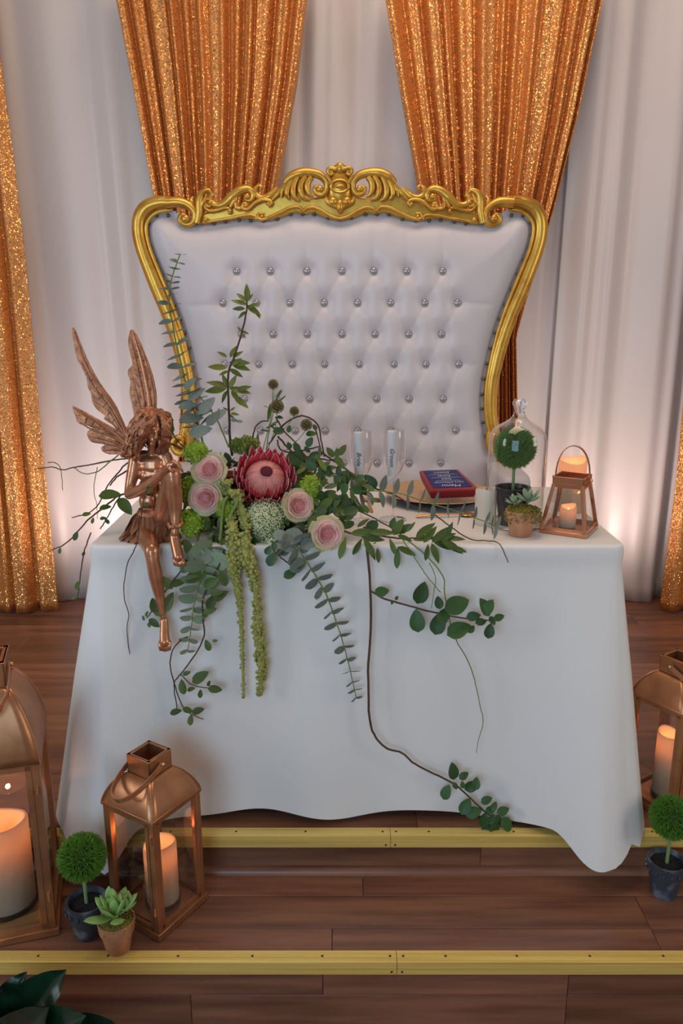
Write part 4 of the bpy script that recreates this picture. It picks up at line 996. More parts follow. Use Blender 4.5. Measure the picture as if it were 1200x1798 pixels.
def leaf_px(parent, px, py, Y, ln, ang, kind='oval', tilt=0.35, me=None):
    """leaf whose middle sits at the pixel, long axis at ang degrees in the picture plane (0 = right, 90 = up)"""
    c = P(px, py, Y); L = ln * mpp(c); a = radians(ang); ax = RT * cos(a) + UP * sin(a) + FW * U(-tilt, tilt) * 0.6
    ax.normalize(); n = -FW + RT * U(-tilt, tilt) + UP * (0.35 + U(-tilt, tilt))
    return inst('leaf', me or ME[kind], parent, Matrix.Translation(c - ax * L * 0.5) @ frame_from(ax, n) @ Matrix.Scale(L, 4))
def stem_pts(pts, n=5): return [P(*q) for q in spl(pts, n)]
def vine(name, pts, r, mt=None, n=5, nodes=0):
    w = stem_pts(pts, n); k = mpp(w[0]); R = [q * k for q in radial(r, len(w))]
    m = MB(); 
    for i in range(1, len(w) - 1): w[i] = w[i] + Vector((U(-1, 1), 0, U(-1, 1))) * k * 0.5
    m.tube(w, R, 6); return m.build(name, mt or M_twig, arr, smooth=180), w
def leaves_on(parent, lst, kind):
    for q in lst:
        px, py, Y, ln, ang = q; leaf_px(parent, px, py, Y, ln, ang, kind)
def euc(pts, n, s0, s1, kind, r=(1.6, 0.8), open_=0.35, start=0.0, name='eucalyptus_branch', end=1.0, face=(0.25, 0.75)):
    """opposite leaf pairs, each pair turned a quarter from the last"""
    b, w = vine(name, pts, r, M_gtwig, 6); N_ = len(w) - 1
    for i in range(n):
        t = lerp(start, end, i / (n - 1)); j = min(int(t * N_), N_ - 1); p = w[j].lerp(w[j + 1], t * N_ - j); d = (w[j + 1] - w[j]).normalized()
        k = mpp(p); L = lerp(s0, s1, i / (n - 1)) * k; side = d.cross(FW).normalized(); a0 = radians((10 if i % 2 else 38) + U(-10, 10))
        for s_ in (0, pi):
            o = side * cos(a0 + s_) + FW * sin(a0 + s_) ; ax = (o + d * U(open_ - 0.15, open_ + 0.15)).normalized()
            inst('leaf', ME[kind], b, Matrix.Translation(p) @ frame_from(ax, d * 0.8 - FW * U(*face)) @ Matrix.Rotation(U(-0.2, 0.2), 4, 'Y') @ Matrix.Scale(L * U(0.95, 1.15), 4))
    return b

# low container and moss core
c0 = P(450, 905, 1.99)
MB().lathe([(0.0005, 0.0), (0.075, 0.0), (0.095, 0.035), (0.095, 0.045), (0.088, 0.045), (0.0005, 0.035)], 28, (c0.x, 2.0, TT)).build('bowl', M_terracotta, arr)
m = MB(); m.ball((c0.x, 2.0, TT + 0.055), (0.165, 0.075, 0.062), 20, 12, fn=lambda p: 1 + 0.12 * noise.noise(p * 3)); m.build('moss_core', M_foam, arr)
# small terracotta pot with a burgundy succulent
pp = P(402, 862, 1.985)
tp = MB().lathe([(0.0005, 0.0), (0.024, 0.0), (0.030, 0.038), (0.034, 0.039), (0.036, 0.058), (0.031, 0.058), (0.0005, 0.048)], 28, (pp.x, pp.y, pp.z - 0.012)).build('terracotta_pot', M_terracotta, arr)
ME_burg = leaf_mesh('leaf', M_burg, 0.13, 'lance', -0.25, 0.3)
for i in range(26):
    a = i * 2.4; e = radians(lerp(80, 5, i / 25)); d = Vector((cos(a) * cos(e), sin(a) * cos(e), sin(e)))
    inst('leaf', ME_burg, tp, Matrix.Translation((pp.x - 0.014, pp.y, pp.z + 0.052)) @ frame_from(d, Vector((-cos(a) * sin(e), -sin(a) * sin(e), cos(e)))) @ Matrix.Scale(U(0.034, 0.05), 4))

# roses
def petal(name, mt, R, th, H, op, nu=7, nv=6):
    m = MB()
    def fn(u, v):
        a = 2 * u - 1; w = th * sin(pi * (0.16 + 0.60 * v)) ; rr = R * (0.30 + 0.70 * sin(v * pi / 2)) + op * v ** 2.6
        z = H * v * (1 - 0.20 * a * a * v) - 0.25 * op * v ** 5
        return (rr * sin(a * w), rr * cos(a * w) - 0, z)
    m.grid(nu, nv, fn); return m.mesh(name, mt, 180)
def rose_set(c_in, c_mid, c_out):
    return [(petal('petal', c_in, r_, th_, h_, op_), n_) for r_, th_, h_, op_, n_ in ((0.06, 2.0, 0.72, 0.0, 2), (0.12, 1.8, 0.74, 0.0, 3), (0.18, 1.5, 0.75, 0.01, 3), (0.25, 1.3, 0.76, 0.01, 4), (0.32, 1.15, 0.76, 0.02, 4))] + \
           [(petal('petal', c_mid, r_, th_, h_, op_), n_) for r_, th_, h_, op_, n_ in ((0.39, 1.05, 0.76, 0.03, 5), (0.46, 0.95, 0.75, 0.05, 5), (0.53, 0.90, 0.74, 0.07, 5), (0.60, 0.85, 0.71, 0.10, 5), (0.66, 0.80, 0.66, 0.16, 6))] + [(petal('petal', c_out, 0.73, 0.74, 0.54, 0.28), 6), (petal('petal', c_out, 0.75, 0.72, 0.38, 0.34), 5)]
RS = rose_set(M_pink, M_pink2, M_cream); RS2 = rose_set(M_peach, M_peach, M_peach); RS3 = rose_set(M_pink, M_pink2, M_pink2)
def rose(px, py, Y, r_px, axis, sets, roll=0.0):
    c = P(px, py, Y); r = r_px * mpp(c) * 0.98; ax = Vector(axis).normalized(); Rm = ax.to_track_quat('Z', 'Y').to_matrix().to_4x4()
    T_ = Matrix.Translation(c - ax * r * 0.55) @ Rm @ Matrix.Rotation(roll, 4, 'Z') @ Matrix.Scale(r, 4)
    m = MB(); m.lathe([(0.001, -0.25), (0.10, -0.20), (0.20, -0.02), (0.22, 0.1), (0.001, 0.35)], 12); m.v = [tuple(T_ @ Vector(v)) for v in m.v]
    o = m.build('rose', M_lime, arr, smooth=60); off = 0
    mb = MB(); mb.ball((0, 0, 0.28), (0.50, 0.50, 0.34), 12, 8); mb.v = [tuple(T_ @ Vector(v)) for v in mb.v]; mb.build('bud', sets[0][0].materials[0], o)
    for li, (me, n) in enumerate(sets):
        off += 0.55
        for k in range(n):
            inst('petal', me, o, T_ @ Matrix.Rotation(off + 2 * pi * k / n + U(-0.12, 0.12), 4, 'Z') @ Matrix.Rotation(U(-0.05, 0.05), 4, 'X') @ Matrix.Translation((U(-0.035, 0.035), U(-0.03, 0.03), U(-0.05, 0.03))))
rose(367, 823, 1.905, 31, (0.0, -0.93, 0.35), RS, 0.3)
rose(360, 874, 1.885, 31, (-0.05, -0.97, 0.25), RS, 1.4)
rose(527, 887, 1.885, 30, (0.45, -0.85, 0.25), RS, 2.2)
rose(576, 937, 1.850, 31, (0.25, -0.93, 0.25), RS, 0.9)
rose(522, 818, 2.02, 27, (0.1, -0.8, 0.6), RS2, 0.2)

# king protea
pc_ = P(466, 838, 1.93); k = mpp(pc_); pr = 50 * k; ax = Vector((0.12, -0.76, 0.64)).normalized(); Rp = ax.to_track_quat('Z', 'Y').to_matrix().to_4x4()
Tp = Matrix.Translation(pc_ - ax * pr * 0.55) @ Rp @ Matrix.Scale(pr, 4)
m = MB(); m.lathe(spl([(0.001, -0.5), (0.35, -0.35), (0.60, 0.0), (0.68, 0.35), (0.62, 0.62), (0.44, 0.84), (0.24, 0.95), (0.001, 0.99)], 3), 32, jit=lambda k_, a, r, z: (r * (1 + 0.02 * sin(a * 40)), z)); m.v = [tuple(Tp @ Vector(v)) for v in m.v]
pro = m.build('protea', M_dome, arr, smooth=180)
m = MB()
for i in range(84):                                      # hair-like styles combed over the dome towards the tip
    a = 2 * pi * i / 84 + U(-0.02, 0.02); q = U(0.9, 1.0)
    m.tube(spl([(0.695 * cos(a), 0.695 * sin(a), 0.30), (0.66 * cos(a + 0.02), 0.66 * sin(a + 0.02), 0.58), (0.47 * cos(a + 0.05), 0.47 * sin(a + 0.05), 0.835 * q), (0.20 * cos(a + 0.08), 0.20 * sin(a + 0.08), 0.985)], 3), [0.020, 0.020, 0.013, 0.006], 5)
m.v = [tuple(Tp @ Vector(v)) for v in m.v]; tag(m.build('styles', M_style, pro, smooth=0), kind='stuff')
m = MB(); m.ball((0.03, 0, 0.97), (0.22, 0.22, 0.06), 14, 8); m.v = [tuple(Tp @ Vector(v)) for v in m.v]; m.build('dark_tip', M_tip, pro)
def bract_mesh():
    m = MB(); nv = 8
    def w_(v): return 0.125 * sin(pi * (0.20 + 0.80 * v)) ** 0.9 + 0.003
    def p_(a, v, s=1.0): return (a * w_(v) * s, 0.20 * sin(v * 1.7) - 0.16 * v ** 3 - 0.05 * (1 - a * a), v * 1.0)
    m.grid(5, nv, lambda u, v: p_(2 * u - 1, v, 0.80)); m.grid(2, nv, lambda u, v: p_(-1 if u > 0.5 else -0.80 / 1.0, v), mi=1)
    m.grid(2, nv, lambda u, v: p_(0.80 if u < 0.5 else 1, v), mi=1)
    return m.mesh('bract', [M_bract, M_edge], 180)
MEb = bract_mesh()
for ring_, n, rad, z0, L, open_ in ((0, 22, 0.56, -0.35, 1.50, 0.18), (1, 24, 0.62, -0.42, 1.46, 0.36), (2, 24, 0.64, -0.50, 1.26, 0.40), (3, 24, 0.64, -0.54, 1.02, 0.42), (4, 22, 0.60, -0.60, 0.78, 0.44), (5, 18, 0.5, -0.64, 0.55, 0.46)):
    for i in range(n):
        a = 2 * pi * (i + 0.5 * (ring_ % 2)) / n + U(-0.04, 0.04)
        inst('bract', MEb, pro, Tp @ Matrix.Rotation(a, 4, 'Z') @ Matrix.Translation((0, rad * 0.82, z0)) @ Matrix.Rotation(-open_ + U(-0.06, 0.06), 4, 'X') @ Matrix.Scale(L * U(0.93, 1.05), 4))

# white lace flower: a nodding umbel of tiny florets
m = MB()
def lace_c(u, v): 
    a = u * 2 * pi; return P(462 + 38 * v * cos(a) * (1.0 if sin(a) > 0 else 0.85) + 6 * v * v, 912 - 38 * v * sin(a) + (10 if sin(a) < 0 else 0) * v * -sin(a), 1.862 + 0.035 * v * v)
m.grid(24, 8, lambda u, v: lace_c(u, max(v, 0.01)) + Vector((0, 0.004, 0)), closed=True); la = m.build('lace_flower', M_lacec, arr, smooth=180)
m = MB()
for i in range(1300):
    u, v = U(0, 1), sqrt(U(0, 1)) * (0.97 + 0.08 * sin(i)); p = lace_c(u, v); m.octa((p.x + U(-1, 1) * 0.001, p.y - U(0.0, 0.005), p.z + U(-1, 1) * 0.001), U(0.0013, 0.0024))
tag(m.build('florets', M_lace, la, smooth=0), kind='stuff')
m = MB()
for i in range(110):                                     # pointed lower end
    q = U(0, 1); p = P(478 + U(-14, 10) * (1 - q), 945 + q * 18, 1.845); m.octa(p, U(0.0012, 0.0022))
tag(m.build('florets', M_lace, la, smooth=0), kind='stuff')

# green hydrangea heads
def hydrangea(px, py, Y, rx, ry, n, name='hydrangea_head', mt=None, s=7.0):
    c = P(px, py, Y); k = mpp(c); m = MB(); m.ball(c + Vector((0, 0.012, 0)), (rx * k * 0.8, 0.02, ry * k * 0.8), 10, 8)
    for i in range(n):
        a = i * 2.39996; q = sqrt((i + 0.5) / n) * 0.98; d = RT * cos(a) * q + UP * sin(a) * q - FW * sqrt(max(0.02, 1 - q * q)); p = c + RT * (rx * k * d.dot(RT)) + UP * (ry * k * d.dot(UP)) + FW * (d.dot(FW) * 0.028)
        nrm = (d + Vector((U(-1, 1), U(-1, 1), U(-1, 1))) * 0.5).normalized(); t1 = nrm.orthogonal().normalized(); t2 = nrm.cross(t1); ss = s * k * U(0.8, 1.2); r0 = U(0, 1.5)
        for j in range(4):
            b = r0 + j * pi / 2; e1 = t1 * cos(b) + t2 * sin(b); e2 = t1 * -sin(b) + t2 * cos(b); m.add([p, p + e1 * ss * 0.6 + e2 * ss * 0.45 + nrm * ss * 0.15, p + e1 * ss * 1.1 + nrm * ss * 0.1, p + e1 * ss * 0.6 - e2 * ss * 0.45 + nrm * ss * 0.15], [(0, 3, 2, 1)])
    return tag(m.build(name, mt or M_lime, arr, smooth=0), kind='stuff')
hydrangea(346, 796, 1.94, 24, 20, 60); hydrangea(333, 862, 1.93, 20, 26, 60); hydrangea(338, 918, 1.90, 22, 26, 70); hydrangea(545, 858, 1.94, 18, 22, 50); hydrangea(398, 895, 1.90, 18, 22, 50); hydrangea(430, 782, 2.0, 26, 14, 60, mt=M_olive)

# hanging amaranthus tassels and stems
def amaranthus(pts, rads, n, seed):
    r = random.Random(seed); sp_ = spl(pts, 8); w = [P(*q) for q in sp_]; k = mpp(w[0]); RR = [q * k for q in radial(rads, len(w))]
    m = MB(); m.tube(w, [q * 0.55 for q in RR], 7)
    for i in range(n):
        t = r.random() * (len(w) - 1); j = min(int(t), len(w) - 2); p = w[j].lerp(w[j + 1], t - j); R_ = RR[j]
        a = r.uniform(0, 6.28); q = R_ * r.uniform(0.45, 0.95); m.ball(p + RT * (q * cos(a)) + UP * r.uniform(-0.3, 0.3) * R_ + FW * (q * 0.8 * sin(a)), R_ * r.uniform(0.20, 0.36), 6, 4)
    return tag(m.build('amaranthus_tassel', M_amar, arr, smooth=180), kind='stuff')
amaranthus([(406, 905, 1.87), (408, 940, 1.85), (410, 975, 1.83), (414, 1010, 1.828), (420, 1050, 1.828), (424, 1100, 1.826), (426, 1150, 1.824), (428, 1226, 1.822)], [9, 12, 13, 12, 9, 7, 6, 5.5, 4], 420, 1)
amaranthus([(428, 935, 1.86), (432, 968, 1.835), (438, 995, 1.826), (448, 1025, 1.825), (452, 1060, 1.825), (453, 1100, 1.824), (457, 1140, 1.823), (460, 1180, 1.822), (455, 1222, 1.822)], [13, 15, 14, 11, 9, 9, 12, 13, 10, 6], 480, 2)
amaranthus([(398, 868, 1.90), (399, 848, 1.90), (398, 846, 1.90)], [9, 12, 8], 90, 3)
amaranthus([(420, 872, 1.89), (412, 866, 1.89), (428, 905, 1.88), (434, 930, 1.87)], [10, 13, 12, 10], 150, 4)
for pts in ([(402, 872, 1.885), (394, 880, 1.872), (390, 905, 1.865), (388, 935, 1.856), (387, 950, 1.85)], [(418, 872, 1.88), (415, 885, 1.868), (406, 905, 1.862), (406, 935, 1.855)]):
    vine('amaranthus_stem', pts, [3.2, 3, 2.4], M_gtwig)

# scabiosa pods
for x, y, r, base_ in ((480, 675, 9, (462, 790)), (487, 714, 12, (470, 790)), (517, 722, 8.5, (492, 760)), (538, 746, 10.5, (492, 800))):
    c = P(x, y, 2.0); k = mpp(c) * r; m = MB(); m.ball(c, k * 0.72, 12, 8); pod = m.build('seed_pod', M_podd, arr, smooth=180)
    m = MB()
    for i in range(70):
        z = 1 - 2 * (i + 0.5) / 70; a = i * 2.39996; q = sqrt(1 - z * z); d = Vector((q * cos(a), q * sin(a), z)); t1 = d.orthogonal().normalized() * k * 0.17; t2 = d.cross(t1)
        m.add([c + d * k * 0.7, c + d * k * 1.0 + t1, c + d * k * 1.02 + t2, c + d * k * 1.0 - t1, c + d * k * 1.02 - t2], [(0, 1, 2), (0, 2, 3), (0, 3, 4), (0, 4, 1)])
    tag(m.build('bract_cups', M_pod, pod, smooth=0), kind='stuff')
    m = MB(); w = [P(*q) for q in spl([(x, y + r * 0.8, 2.0), (lerp(x, base_[0], 0.4) + 3, lerp(y, base_[1], 0.5), 2.0), (base_[0], base_[1], 2.0)], 5)]; m.tube(w, 0.0011, 5); m.build('pod_stem', M_gtwig, pod)
b, _ = vine('scabiosa_foliage', [(468, 790, 2.0), (474, 750, 2.0), (486, 700, 2.0)], [1.2, 1], M_gtwig)
leaves_on(b, [(473, 724, 2.0, 34, 82), (489, 694, 2.0, 22, 65), (496, 700, 2.0, 18, 45), (493, 690, 2.0, 14, 60), (467, 714, 2.0, 10, 160), (476, 748, 2.0, 22, 200), (482, 752, 2.0, 20, -30), (466, 756, 2.0, 18, 170), (453, 773, 2.0, 28, 95), (484, 742, 2.0, 16, 20)], 'needle')

# upright leafy branch
b, _ = vine('leafy_branch', [(408, 800, 2.0), (404, 765, 2.0), (402, 710, 2.0), (401, 655, 2.0), (411, 628, 2.0), (425, 585, 2.0), (433, 545, 2.0), (434, 528, 2.0)], [2.4, 2, 1.3])
leaves_on(b, [(434, 514, 2.0, 32, 92), (424, 522, 2.0, 26, 135), (420, 531, 2.0, 30, 165), (419, 542, 2.0, 24, 178), (425, 553, 2.0, 20, 225), (446, 536, 2.0, 26, 20), (446, 545, 2.0, 32, -35), (452, 550, 2.0, 22, -60), (440, 522, 2.0, 16, 55),
             (421, 578, 2.0, 13, 130), (431, 584, 2.0, 14, -20), (429, 590, 2.0, 10, -60), (410, 617, 2.0, 26, 65), (390, 622, 2.0, 20, 150), (418, 622, 2.0, 22, 30),
             (381, 645, 2.0, 36, 172), (393, 655, 2.0, 20, 200), (421, 637, 2.0, 38, 0), (424, 645, 2.0, 34, -18), (415, 655, 2.0, 28, -30), (416, 635, 2.0, 24, 40),
             (382, 675, 2.0, 42, 165), (378, 685, 2.0, 40, 185), (395, 668, 2.0, 26, 110), (409, 670, 2.0, 28, 60), (422, 686, 2.0, 40, -12), (428, 682, 2.0, 30, 15), (394, 697, 2.0, 24, 245), (414, 696, 2.0, 28, -55), (424, 706, 2.0, 34, -40),
             (396, 718, 2.0, 12, 150), (409, 718, 2.0, 12, 40), (413, 727, 2.0, 16, -10), (407, 731, 2.0, 12, -40)], 'olive')
# eucalyptus branches
euc([(360, 790, 1.985), (345, 735, 1.985), (331, 690, 1.985), (318, 640, 1.98), (304, 575, 1.98), (297, 525, 1.98), (302, 488, 1.98), (316, 448, 1.98)], 21, 34, 14, 'euc', (1.8, 0.9), 0.2, 0.10, face=(0.05, 0.45))
b, _ = vine('eucalyptus_branch', [(402, 785, 1.97), (380, 735, 1.965), (358, 705, 1.96), (345, 690, 1.96)], [1.5, 1.0], M_gtwig)
leaves_on(b, [(345, 692, 1.95, 38, 40), (336, 735, 1.95, 44, 10), (364, 712, 1.95, 40, 48), (374, 735, 1.94, 34, 52), (385, 728, 1.95, 34, 38), (352, 757, 1.94, 44, 14), (330, 712, 1.96, 36, 8), (334, 673, 1.95, 30, 50), (392, 726, 1.96, 12, 20), (385, 722, 1.96, 11, 100), (412, 738, 1.96, 14, -10), (420, 740, 1.96, 14, 170)], 'eucn')
euc([(500, 935, 1.865), (520, 960, 1.835), (548, 1000, 1.825), (572, 1042, 1.822), (590, 1090, 1.82), (606, 1140, 1.82), (618, 1190, 1.82), (626, 1224, 1.82)], 17, 35, 13, 'euc', (1.7, 0.8), 0.30, 0.04, face=(0.35, 0.85))
euc([(372, 950, 1.86), (362, 985, 1.83), (350, 1025, 1.822), (341, 1062, 1.82), (336, 1100, 1.82), (330, 1142, 1.82)], 11, 40, 15, 'eucg', (1.7, 0.8), 0.30, 0.06, face=(0.6, 1.1))
euc([(618, 866, 1.95), (650, 862, 1.945), (700, 866, 1.935), (750, 882, 1.925), (800, 897, 1.915), (850, 915, 1.905), (872, 925, 1.90)], 14, 34, 20, 'eucn', (1.3, 0.8), 0.2, 0.0)
b, _ = vine('eucalyptus_branch', [(505, 930, 1.89), (512, 940, 1.87), (520, 955, 1.85)], [1.5, 1.2], M_gtwig)
leaves_on(b, [(514, 942, 1.845, 38, 20), (505, 955, 1.84, 40, -20), (492, 940, 1.85, 26, 160), (540, 955, 1.84, 26, 40), (357, 975, 1.83, 36, 150), (345, 975, 1.83, 30, 100)], 'euc')

# long trailing vine and its branch
b, _ = vine('trailing_vine', [(640, 925, 1.88), (645, 965, 1.842), (651, 1040, 1.832), (651, 1100, 1.83), (647, 1180, 1.826), (649, 1260, 1.822), (660, 1294, 1.82), (680, 1314, 1.82), (706, 1322, 1.82), (730, 1342, 1.82), (770, 1362, 1.818), (800, 1378, 1.816), (830, 1405, 1.815), (858, 1430, 1.812), (882, 1440, 1.81)], [2.2, 2.2, 2.0, 1.8, 1.2])
leaves_on(b, [(796, 1354, 1.81, 31, 95), (784, 1391, 1.81, 29, 70), (815, 1362, 1.81, 20, 35), (829, 1380, 1.81, 30, 35), (836, 1376, 1.805, 24, 80), (818, 1416, 1.805, 32, 60), (832, 1426, 1.80, 32, 15), (813, 1378, 1.81, 14, 100), (800, 1380, 1.81, 14, -70), (855, 1405, 1.805, 22, 25), (868, 1416, 1.805, 18, 60), (862, 1422, 1.805, 20, 15), (884, 1424, 1.80, 24, 25), (850, 1440, 1.80, 28, 80), (863, 1438, 1.80, 20, 60), (868, 1455, 1.80, 30, -85), (890, 1448, 1.80, 30, -65), (855, 1455, 1.805, 24, 60), (876, 1440, 1.805, 20, -60)], 'dark')
b, _ = vine('vine_branch', [(652, 1038, 1.83), (675, 1051, 1.825), (720, 1064, 1.82), (770, 1077, 1.818), (820, 1086, 1.815), (866, 1090, 1.81)], [1.8, 1.6, 1.0])
leaves_on(b, [(671, 1039, 1.82, 28, 10), (740, 1041, 1.81, 42, 70), (733, 1090, 1.81, 42, 95), (697, 1050, 1.815, 9, 60), (689, 1058, 1.815, 8, 250), (771, 1058, 1.81, 24, 100), (770, 1095, 1.805, 42, 75), (778, 1082, 1.80, 34, 60), (803, 1062, 1.80, 50, 20), (792, 1062, 1.80, 28, 80), (806, 1106, 1.80, 46, 25), (824, 1104, 1.80, 22, -20), (832, 1082, 1.805, 26, 10), (845, 1092, 1.80, 22, 10), (852, 1066, 1.80, 36, 115), (858, 1066, 1.795, 32, 60), (860, 1108, 1.795, 28, 80), (877, 1084, 1.795, 20, 20), (865, 1090, 1.80, 18, -60), (829, 1105, 1.80, 16, 60)], 'dark')
for pts, r in (([(706, 945, 1.85), (737, 992, 1.83), (751, 1013, 1.828), (774, 1040, 1.825)], [1.0, 0.8]), ([(712, 945, 1.85), (740, 968, 1.84), (758, 985, 1.83), (779, 1013, 1.825), (781, 1040, 1.82), (790, 1088, 1.82), (801, 1123, 1.82), (822, 1160, 1.82), (834, 1195, 1.82), (842, 1232, 1.82), (849, 1268, 1.82), (842, 1294, 1.82), (837, 1322, 1.82)], [1.3, 1.2, 1.0, 0.6]),
               ([(754, 988, 1.83), (765, 1014, 1.828), (762, 1040, 1.828), (758, 1068, 1.825)], [0.9, 0.6])): vine('tendril', pts, r, M_gtwig)
# rightward stems over the table edge
b, _ = vine('trailing_stem', [(560, 790, 2.0), (584, 808, 1.99), (608, 824, 1.975), (643, 851, 1.96), (691, 868, 1.95), (722, 887, 1.935), (757, 900, 1.93), (783, 918, 1.91), (824, 946, 1.88), (859, 950, 1.872), (878, 956, 1.85), (893, 988, 1.838)], [1.7, 1.5, 1.1, 0.7])
leaves_on(b, [(597, 813, 1.97, 28, -50), (602, 790, 1.98, 24, 60), (592, 795, 1.98, 18, 88), (580, 794, 1.98, 22, 125), (595, 826, 1.97, 20, 90), (612, 836, 1.97, 34, -10), (640, 858, 1.95, 18, 20)], 'oval')
b, _ = vine('trailing_stem', [(590, 875, 1.94), (605, 887, 1.93), (643, 903, 1.91), (684, 925, 1.89), (713, 946, 1.86)], [1.6, 1.3, 1.0])
leaves_on(b, [(642, 893, 1.90, 20, 120), (615, 905, 1.90, 26, 35), (700, 925, 1.875, 34, 60), (712, 928, 1.875, 26, 40), (690, 918, 1.88, 22, 70)], 'oval')
b, _ = vine('leafy_branch', [(585, 925, 1.89), (620, 937, 1.865), (660, 940, 1.855), (700, 945, 1.85), (740, 945, 1.85), (775, 948, 1.848)], [2.0, 1.6, 1.0])
leaves_on(b, [(640, 935, 1.855, 50, 5), (672, 935, 1.85, 46, 0), (655, 945, 1.85, 44, -10), (602, 962, 1.84, 42, 75), (628, 960, 1.84, 34, 60), (650, 965, 1.838, 44, -60), (664, 975, 1.835, 28, 95), (698, 980, 1.832, 38, 88), (690, 960, 1.838, 32, 110), (715, 968, 1.836, 38, -25), (748, 930, 1.85, 44, 35), (756, 938, 1.85, 40, 50), (745, 945, 1.85, 40, 10), (775, 938, 1.845, 44, 40), (785, 942, 1.843, 36, 20), (800, 946, 1.842, 36, 0), (795, 960, 1.838, 50, -30), (775, 955, 1.84, 42, -30), (765, 972, 1.835, 40, -70), (750, 970, 1.835, 30, 80), (712, 945, 1.845, 30, -20), (790, 930, 1.85, 30, 70), (808, 965, 1.836, 28, -20), (722, 925, 1.86, 24, 50)], 'lance')
# left trailing vines
b, _ = vine('trailing_vine', [(352, 930, 1.88), (348, 945, 1.86), (337, 978, 1.835), (317, 1004, 1.83), (292, 1036, 1.825), (275, 1062, 1.82), (258, 1085, 1.82)], [1.8, 1.5, 0.9])
leaves_on(b, [(330, 960, 1.84, 30, 110), (348, 968, 1.835, 26, 80), (328, 992, 1.83, 34, 60), (293, 1023, 1.825, 30, 130), (312, 1024, 1.825, 28, 10), (297, 1057, 1.82, 38, 70), (290, 1068, 1.82, 24, 40), (270, 1063, 1.82, 28, 100), (271, 1094, 1.815, 24, -35), (282, 1075, 1.815, 26, 10), (258, 1078, 1.815, 12, 70), (252, 1085, 1.815, 10, 110), (262, 1098, 1.815, 10, -70)], 'oval')
b, _ = vine('trailing_vine', [(395, 960, 1.86), (386, 990, 1.832), (358, 1046, 1.825), (357, 1085, 1.823), (358, 1118, 1.822), (339, 1155, 1.82), (317, 1184, 1.82), (306, 1202, 1.82), (311, 1244, 1.82)], [1.8, 1.5, 1.0])
leaves_on(b, [(389, 1046, 1.815, 30, 35), (372, 1056, 1.815, 32, 60), (372, 1022, 1.82, 34, 30), (344, 1013, 1.82, 42, 15), (380, 1040, 1.815, 26, 0), (369, 1072, 1.815, 26, 20), (361, 1078, 1.815, 18, 60), (392, 1016, 1.82, 30, 110), (365, 1133, 1.815, 22, 110), (378, 1125, 1.815, 10, 0), (352, 1189, 1.81, 36, 35), (321, 1206, 1.81, 28, 100), (336, 1210, 1.81, 16, 20), (352, 1218, 1.81, 16, 85), (378, 1210, 1.81, 26, -10), (328, 1182, 1.815, 16, 20), (367, 1200, 1.815, 12, 70), (309, 1250, 1.81, 22, 15), (330, 1247, 1.81, 20, -20), (348, 1248, 1.81, 24, 20), (335, 1264, 1.81, 20, 85)], 'oval')
vine('tendril', [(330, 1118, 1.82), (318, 1124, 1.82), (303, 1142, 1.82), (299, 1170, 1.82), (306, 1199, 1.82), (320, 1238, 1.82), (336, 1254, 1.82), (358, 1263, 1.82)], [1.3, 1.2, 0.8]); vine('tendril', [(317, 1184, 1.82), (340, 1203, 1.815), (378, 1210, 1.815)], [1.0, 0.8])
b, _ = vine('trailing_stem', [(478, 945, 1.86), (480, 964, 1.84), (495, 980, 1.832), (513, 994, 1.83)], [1.6, 1.2])
leaves_on(b, [(471, 966, 1.835, 18, 60), (477, 982, 1.83, 28, 65), (494, 968, 1.83, 20, 40), (510, 1008, 1.825, 26, 25), (482, 958, 1.84, 16, 100), (512, 985, 1.826, 18, 80), (526, 992, 1.826, 20, 20)], 'dark')
# wiry arcs above the protea
wires = [([(442, 778, 2.02), (448, 752, 2.02), (460, 740, 2.02), (472, 739, 2.02)], 1.5), ([(472, 780, 2.02), (494, 750, 2.02), (512, 736, 2.02), (530, 730, 2.02), (548, 736, 2.02), (560, 750, 2.02), (564, 772, 2.01), (570, 802, 2.0)], 1.8),
         ([(484, 732, 2.0), (500, 758, 2.0), (520, 778, 2.0), (536, 800, 1.99), (552, 822, 1.98)], 1.5), ([(488, 766, 2.0), (504, 784, 2.0), (524, 804, 1.99), (544, 814, 1.99), (562, 816, 1.98)], 2.0),
         ([(487, 772, 1.99), (492, 788, 1.99), (512, 794, 1.99), (540, 789, 2.0), (562, 784, 2.0)], 1.6), ([(562, 786, 1.99), (556, 818, 1.98), (549, 846, 1.97)], 2.6), ([(540, 802, 2.0), (566, 806, 1.99), (584, 808, 1.99), (592, 800, 1.98)], 1.4),
         ([(568, 828, 1.97), (592, 832, 1.97), (616, 836, 1.97)], 1.2), ([(554, 752, 2.01), (558, 768, 2.01), (566, 800, 2.0)], 1.4), ([(536, 784, 2.0), (544, 794, 2.0)], 1.5), ([(570, 820, 1.98), (560, 836, 1.97), (556, 850, 1.96)], 1.6)]
for pts, r in wires: b, _ = vine('wiry_twig', pts, [r, r * 0.8])
leaves_on(b, [(490, 757, 1.99, 22, 0), (508, 753, 2.0, 14, 80), (547, 762, 2.0, 20, 5), (544, 776, 2.0, 20, 60), (521, 785, 1.985, 20, 110), (535, 819, 1.97, 24, 0), (508, 782, 1.985, 14, 110), (549, 808, 1.98, 22, 100), (564, 840, 1.96, 26, 85), (553, 750, 2.0, 12, 120), (540, 790, 1.985, 14, -40), (492, 733, 2.0, 12, -10), (552, 800, 1.985, 22, 40), (576, 826, 1.97, 20, 70)], 'dark')
